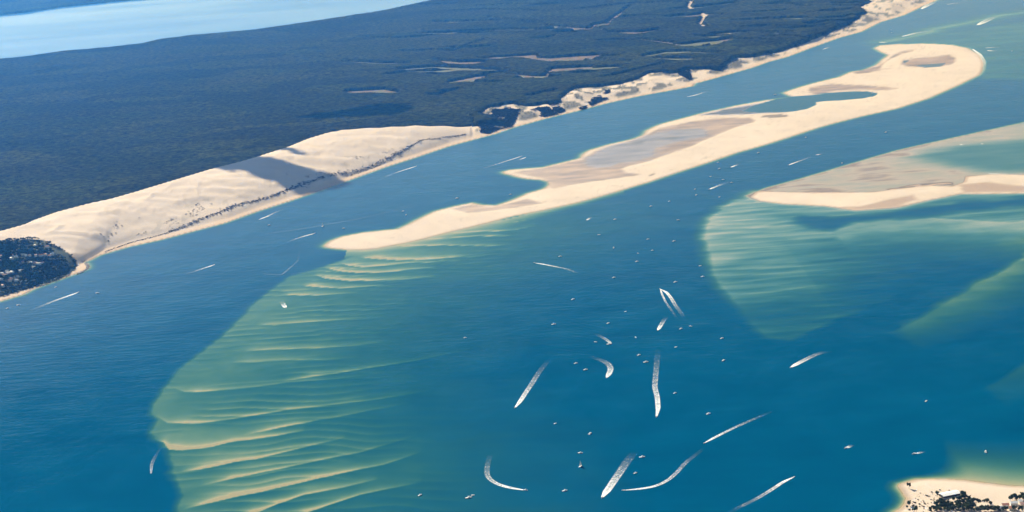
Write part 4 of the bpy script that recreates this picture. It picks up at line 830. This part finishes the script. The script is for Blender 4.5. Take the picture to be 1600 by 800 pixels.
def boat_kind(L, B, kind, hullmat):
    hgt = .11 * L; parts = [('hull', hull_mesh(L, B, hgt, hullmat), (0, 0, 0))]
    bm = bmesh.new(); rows = []
    for k in range(9):
        u = k / 8.0; x = (u - .5) * L * .985; wd = B / 2 * .93 * (1 - max(0, (u - .45) / .55) ** 2.2); wd = max(wd, .02)
        rows.append((bm.verts.new((x, -wd, hgt * (.74 + .28 * u * u))), bm.verts.new((x, wd, hgt * (.74 + .28 * u * u)))))
    for a, b_ in zip(rows, rows[1:]): bm.faces.new((a[0], b_[0], b_[1], a[1]))
    me = done(bm, 'deck'); me.materials.append(M_HULL if kind == 'cabin' else M_DECK); parts.append(('deck', me, (0, 0, 0)))
    if kind in ('cabin', 'open'):
        l_ = .34 * L if kind == 'cabin' else .12 * L; h_ = .15 * L if kind == 'cabin' else .10 * L
        bm = bmesh.new(); z0 = hgt * .78
        v = [bm.verts.new(c) for c in ((-l_ * .5, -B * .33, z0), (l_ * .6, -B * .30, z0), (l_ * .6, B * .30, z0), (-l_ * .5, B * .33, z0), (-l_ * .5, -B * .29, z0 + h_), (l_ * .25, -B * .26, z0 + h_), (l_ * .25, B * .26, z0 + h_), (-l_ * .5, B * .29, z0 + h_))]
        for f in ((4, 5, 6, 7), (0, 1, 5, 4), (2, 3, 7, 6), (3, 0, 4, 7)): bm.faces.new([v[i] for i in f])
        me = done(bm, 'cabin' if kind == 'cabin' else 'console'); me.materials.append(M_HULL); parts.append((me.name.split('.')[0], me, (.06 * L, 0, 0)))
        bm = bmesh.new(); bm.faces.new([bm.verts.new((v_[0] * 1.01, v_[1], v_[2])) for v_ in ((l_ * .6, -B * .28, z0 + .05), (l_ * .6, B * .28, z0 + .05), (l_ * .27, B * .24, z0 + h_ - .03), (l_ * .27, -B * .24, z0 + h_ - .03))])
        me = done(bm, 'windscreen'); me.materials.append(M_SCREEN); parts.append(('windscreen', me, (.06 * L, 0, 0)))
        bm = bmesh.new(); box(bm, -.35, .25, -.3, .3, .2, hgt + .5); me = done(bm, 'outboard_motor'); me.materials.append(M_MOTOR); parts.append(('outboard_motor', me, (-.53 * L, 0, 0)))
    else:
        bm = bmesh.new(); bmesh.ops.create_cone(bm, cap_ends=True, segments=8, radius1=.14, radius2=.08, depth=1.25 * L, matrix=Matrix.Translation((.05 * L, 0, hgt + .6 * L)))
        me = done(bm, 'mast'); me.materials.append(M_ALU); parts.append(('mast', me, (0, 0, 0)))
        bm = bmesh.new(); z0 = hgt + .12 * L
        g = [[bm.verts.new((.04 * L - (.42 * L) * (1 - b_ / 6) * a / 4, .05 * L * math.sin(math.pi * a / 4) * (1 - b_ / 6), z0 + b_ / 6 * 1.05 * L)) for a in range(5)] for b_ in range(7)]
        for a, b_ in zip(g, g[1:]):
            for i in range(4): bm.faces.new((a[i], a[i + 1], b_[i + 1], b_[i]))
        me = done(bm, 'mainsail'); me.materials.append(M_SAIL); parts.append(('mainsail', me, (0, 0, 0)))
        bm = bmesh.new(); g = [[bm.verts.new((.07 * L + (.40 * L) * (1 - b_ / 6) * (a / 3), .04 * L * math.sin(math.pi * a / 3) * (1 - b_ / 6), hgt + .05 * L + b_ / 6 * .95 * L)) for a in range(4)] for b_ in range(7)]
        for a, b_ in zip(g, g[1:]):
            for i in range(3): bm.faces.new((a[i], a[i + 1], b_[i + 1], b_[i]))
        me = done(bm, 'jib'); me.materials.append(M_SAIL); parts.append(('jib', me, (0, 0, 0)))
    return parts
KINDS = [boat_kind(10, 3.4, 'cabin', M_HULL), boat_kind(8.5, 3.0, 'open', M_HULL), boat_kind(12, 4.0, 'cabin', M_HULL), boat_kind(8, 2.9, 'open', M_NAVY)]
SAILK = boat_kind(13, 3.9, 'sail', M_HULL)
def boat(name, kind, x, y, rz, label, cat='boat', group=None, s=1.0):
    o = empty(name, (x, y, 0.12), rz); o.scale = (s, s, s); tag(o, label, cat, group)
    for nm, me, lc in kind: add(nm, me, parent=o, loc=lc)
    return o
marks = [(k, p[0][0], p[0][1]) for k, p, w_, a in WAKES]
lab = bearings(BOATS, marks, ['small white anchored boat'] * len(BOATS))
for i, ((x, y), lb) in enumerate(zip(BOATS, lab)):
    dist = math.hypot(x, y)
    boat('motor_boat', KINDS[(0, 2, 1, 0, 2)[i % 5]], x, y, rs.normal(0.35, 0.5), lb, group='boats at anchor', s=1.1 + 0.3 * rs.random())
boat('sailboat', SAILK, SAILS[0][0], SAILS[0][1], 1.2, 'white sailboat in the channel above the sandbank tip', s=1.1)
boat('sailboat', SAILK, SAILS[1][0], SAILS[1][1], 0.9, 'white sailboat between the hooked curl and the thick comet wake')

# ------------------------------------------------------------------ foam: wakes and surf
t = NT('foam')
uv = t.n('ShaderNodeUVMap', uv_map='foam'); sp_ = t.n('ShaderNodeSeparateXYZ', i_0=uv.outputs[0])
geo = t.n('ShaderNodeNewGeometry'); stg = t.n('ShaderNodeAttribute', attribute_name='strength').outputs['Fac']
nz = t.n('ShaderNodeTexNoise', i_Vector=geo.outputs['Position'], i_Scale=0.22, i_Detail=5.0, i_Roughness=0.7)
nz2 = t.n('ShaderNodeTexNoise', i_Vector=geo.outputs['Position'], i_Scale=0.05, i_Detail=3.0)
au = t.math('ABSOLUTE', sp_.outputs[0])
side = t.math('MULTIPLY', t.math('POWER', au, 2.0), 0.55)
core = t.math('SUBTRACT', 1.0, t.math('POWER', sp_.outputs[1], 0.6))
dens = t.math('ADD', t.math('MULTIPLY', core, 1.05), t.math('MULTIPLY', side, t.math('SUBTRACT', 1.0, sp_.outputs[1])))
edge = t.maprange(au, 0.72, 1.0, 1.0, 0.0)
val = t.math('ADD', t.math('MULTIPLY', t.math('SUBTRACT', nz.outputs[0], 0.5), 2.2), t.math('MULTIPLY', t.math('SUBTRACT', nz2.outputs[0], 0.5), 0.8))
a_ = t.math('ADD', t.math('SUBTRACT', dens, 0.28), val)
film = t.math('MULTIPLY', t.math('POWER', t.math('SUBTRACT', 1.0, sp_.outputs[1], True), 1.6), 0.55)
a_ = t.math('MULTIPLY', t.math('MAXIMUM', t.maprange(a_, 0.0, 0.7, 0, 1), film), t.math('MULTIPLY', edge, stg), clamp=True)
ds = t.n('ShaderNodeBsdfDiffuse', i_Color=(0.92, 0.93, 0.93, 1)); tp = t.n('ShaderNodeBsdfTransparent')
M_FOAM = t.out(t.n('ShaderNodeMixShader', i_0=a_, i_1=tp.outputs[0], i_2=ds.outputs[0]).outputs[0])
def strip(name, line, width, strength, prof):
    p = np.array(line, float)
    seg = np.hypot(*np.diff(p, axis=0).T); cum = np.concatenate([[0], np.cumsum(seg)]); L = cum[-1]
    n_ = max(12, int(L / 12)); s = np.linspace(0, L, n_)
    x = np.interp(s, cum, p[:, 0]); y = np.interp(s, cum, p[:, 1])
    for _ in range(3):
        x[1:-1] = .25 * x[:-2] + .5 * x[1:-1] + .25 * x[2:]; y[1:-1] = .25 * y[:-2] + .5 * y[1:-1] + .25 * y[2:]
    tx, ty = np.gradient(x), np.gradient(y); ln = np.hypot(tx, ty); nx, ny = -ty / ln, tx / ln
    v = s / L; wd = width * prof(v)
    cols = np.linspace(-1, 1, 5); V = []; UV = []
    for i in range(n_):
        for c in cols:
            hz = .14 + .5 * (1 - v[i]) * math.exp(-v[i] * 6) * (1 - c * c)
            V.append((x[i] + nx[i] * wd[i] * c, y[i] + ny[i] * wd[i] * c, hz)); UV.append((c, v[i]))
    Fc = [(i * 5 + j, i * 5 + j + 1, (i + 1) * 5 + j + 1, (i + 1) * 5 + j) for i in range(n_ - 1) for j in range(4)]
    me = mesh_np(name, V, Fc)
    if me.polygons[0].normal.z < 0: me.flip_normals()
    ul = me.uv_layers.new(name='foam'); li = np.zeros(len(me.loops), np.int32); me.loops.foreach_get('vertex_index', li)
    ul.data.foreach_set('uv', np.array(UV, np.float32)[li].ravel())
    at = me.attributes.new('strength', 'FLOAT', 'POINT'); at.data.foreach_set('value', np.full(len(V), strength, np.float32))
    me.materials.append(M_FOAM); return me
for i, (nm, ln, wd, st) in enumerate(WAKES):
    o = add('wake', strip('wake', ln, wd * 0.64, min(1, st * 1.15), lambda v: 0.35 + 0.65 * np.minimum(1, v / .12) + .35 * v))
    tag(o, 'white foam: ' + nm, 'wake', 'boat wakes on the water')
    if nm.startswith('left arm'): continue
    d = Vector((ln[0][0] - ln[1][0], ln[0][1] - ln[1][1])).normalized()
    boat('speedboat', KINDS[(0, 2, 3, 1)[i % 4]], ln[0][0] + d.x * 2, ln[0][1] + d.y * 2, math.atan2(d.y, d.x), 'speedboat at the head of the ' + nm, 'speedboat', 'moving speedboats')
for i, (ln, wd, st) in enumerate(SURF):
    lm = [ln[0]] + [tuple((np.array(a) + np.array(b_)) / 2) for a, b_ in zip(ln, ln[1:])] + [ln[-1]]
    tag(add('surf_foam', strip('surf_foam', ln, wd, st, lambda v: .25 + .75 * np.sin(np.pi * np.clip(v, .02, .98)) ** .6)), 'broken white foam on shallow water', kind='stuff')

# ------------------------------------------------------------------ clouds above the frame that shade the dune
t = NT('cloud'); t_ = t.n('ShaderNodeBsdfDiffuse', i_Color=(0.86, 0.87, 0.88, 1)); M_CLOUD = t.out(t_.outputs[0])
CLOUD_Z = 1900.0
for ci, poly in enumerate(CLOUDSHADE):
    off = sdir * (CLOUD_Z / sdir.z)
    gx, gy = np.array(poly, float).T
    ax, ay = jitter_grid(gx.min(), gx.max(), gy.min(), gy.max(), 34.0, 40 + ci)
    d = sdf(poly, ax, ay, 60)
    bm = bmesh.new(); rnd = random.Random(ci)
    for x, y, dd in zip(ax, ay, d):
        if dd < -4: continue
        r = min(30 + .35 * max(dd, 0), 70) * rnd.uniform(.8, 1.2)
        ico_into(bm, (x + off.x, y + off.y, CLOUD_Z + rnd.uniform(-10, 25)), (r * .62, r, r * .55), 2, .10, rnd)
    o = add('cloud', done(bm, 'cloud'), M_CLOUD); tag(o, kind='structure')
    o.data.polygons.foreach_set('use_smooth', np.ones(len(o.data.polygons), bool))

# ------------------------------------------------------------------ haze: the air itself
t = NT('hazy_air')
pv = t.n('ShaderNodeVolumePrincipled'); pv.inputs['Color'].default_value = (0.04, 0.27, 1.0, 1); pv.inputs['Absorption Color'].default_value = (1, 1, 1, 1); pv.inputs['Density'].default_value = 3.9e-5; pv.inputs['Anisotropy'].default_value = 0.85
oo = t.n('ShaderNodeOutputMaterial'); t.l(pv.outputs[0], oo.inputs['Volume'])
bm = bmesh.new(); box(bm, -70000, 70000, -4000, 90000, -30, 1600); me = done(bm, 'haze'); hz = add('haze', me, t.m); tag(hz, kind='stuff', label='pale blue haze in the air')
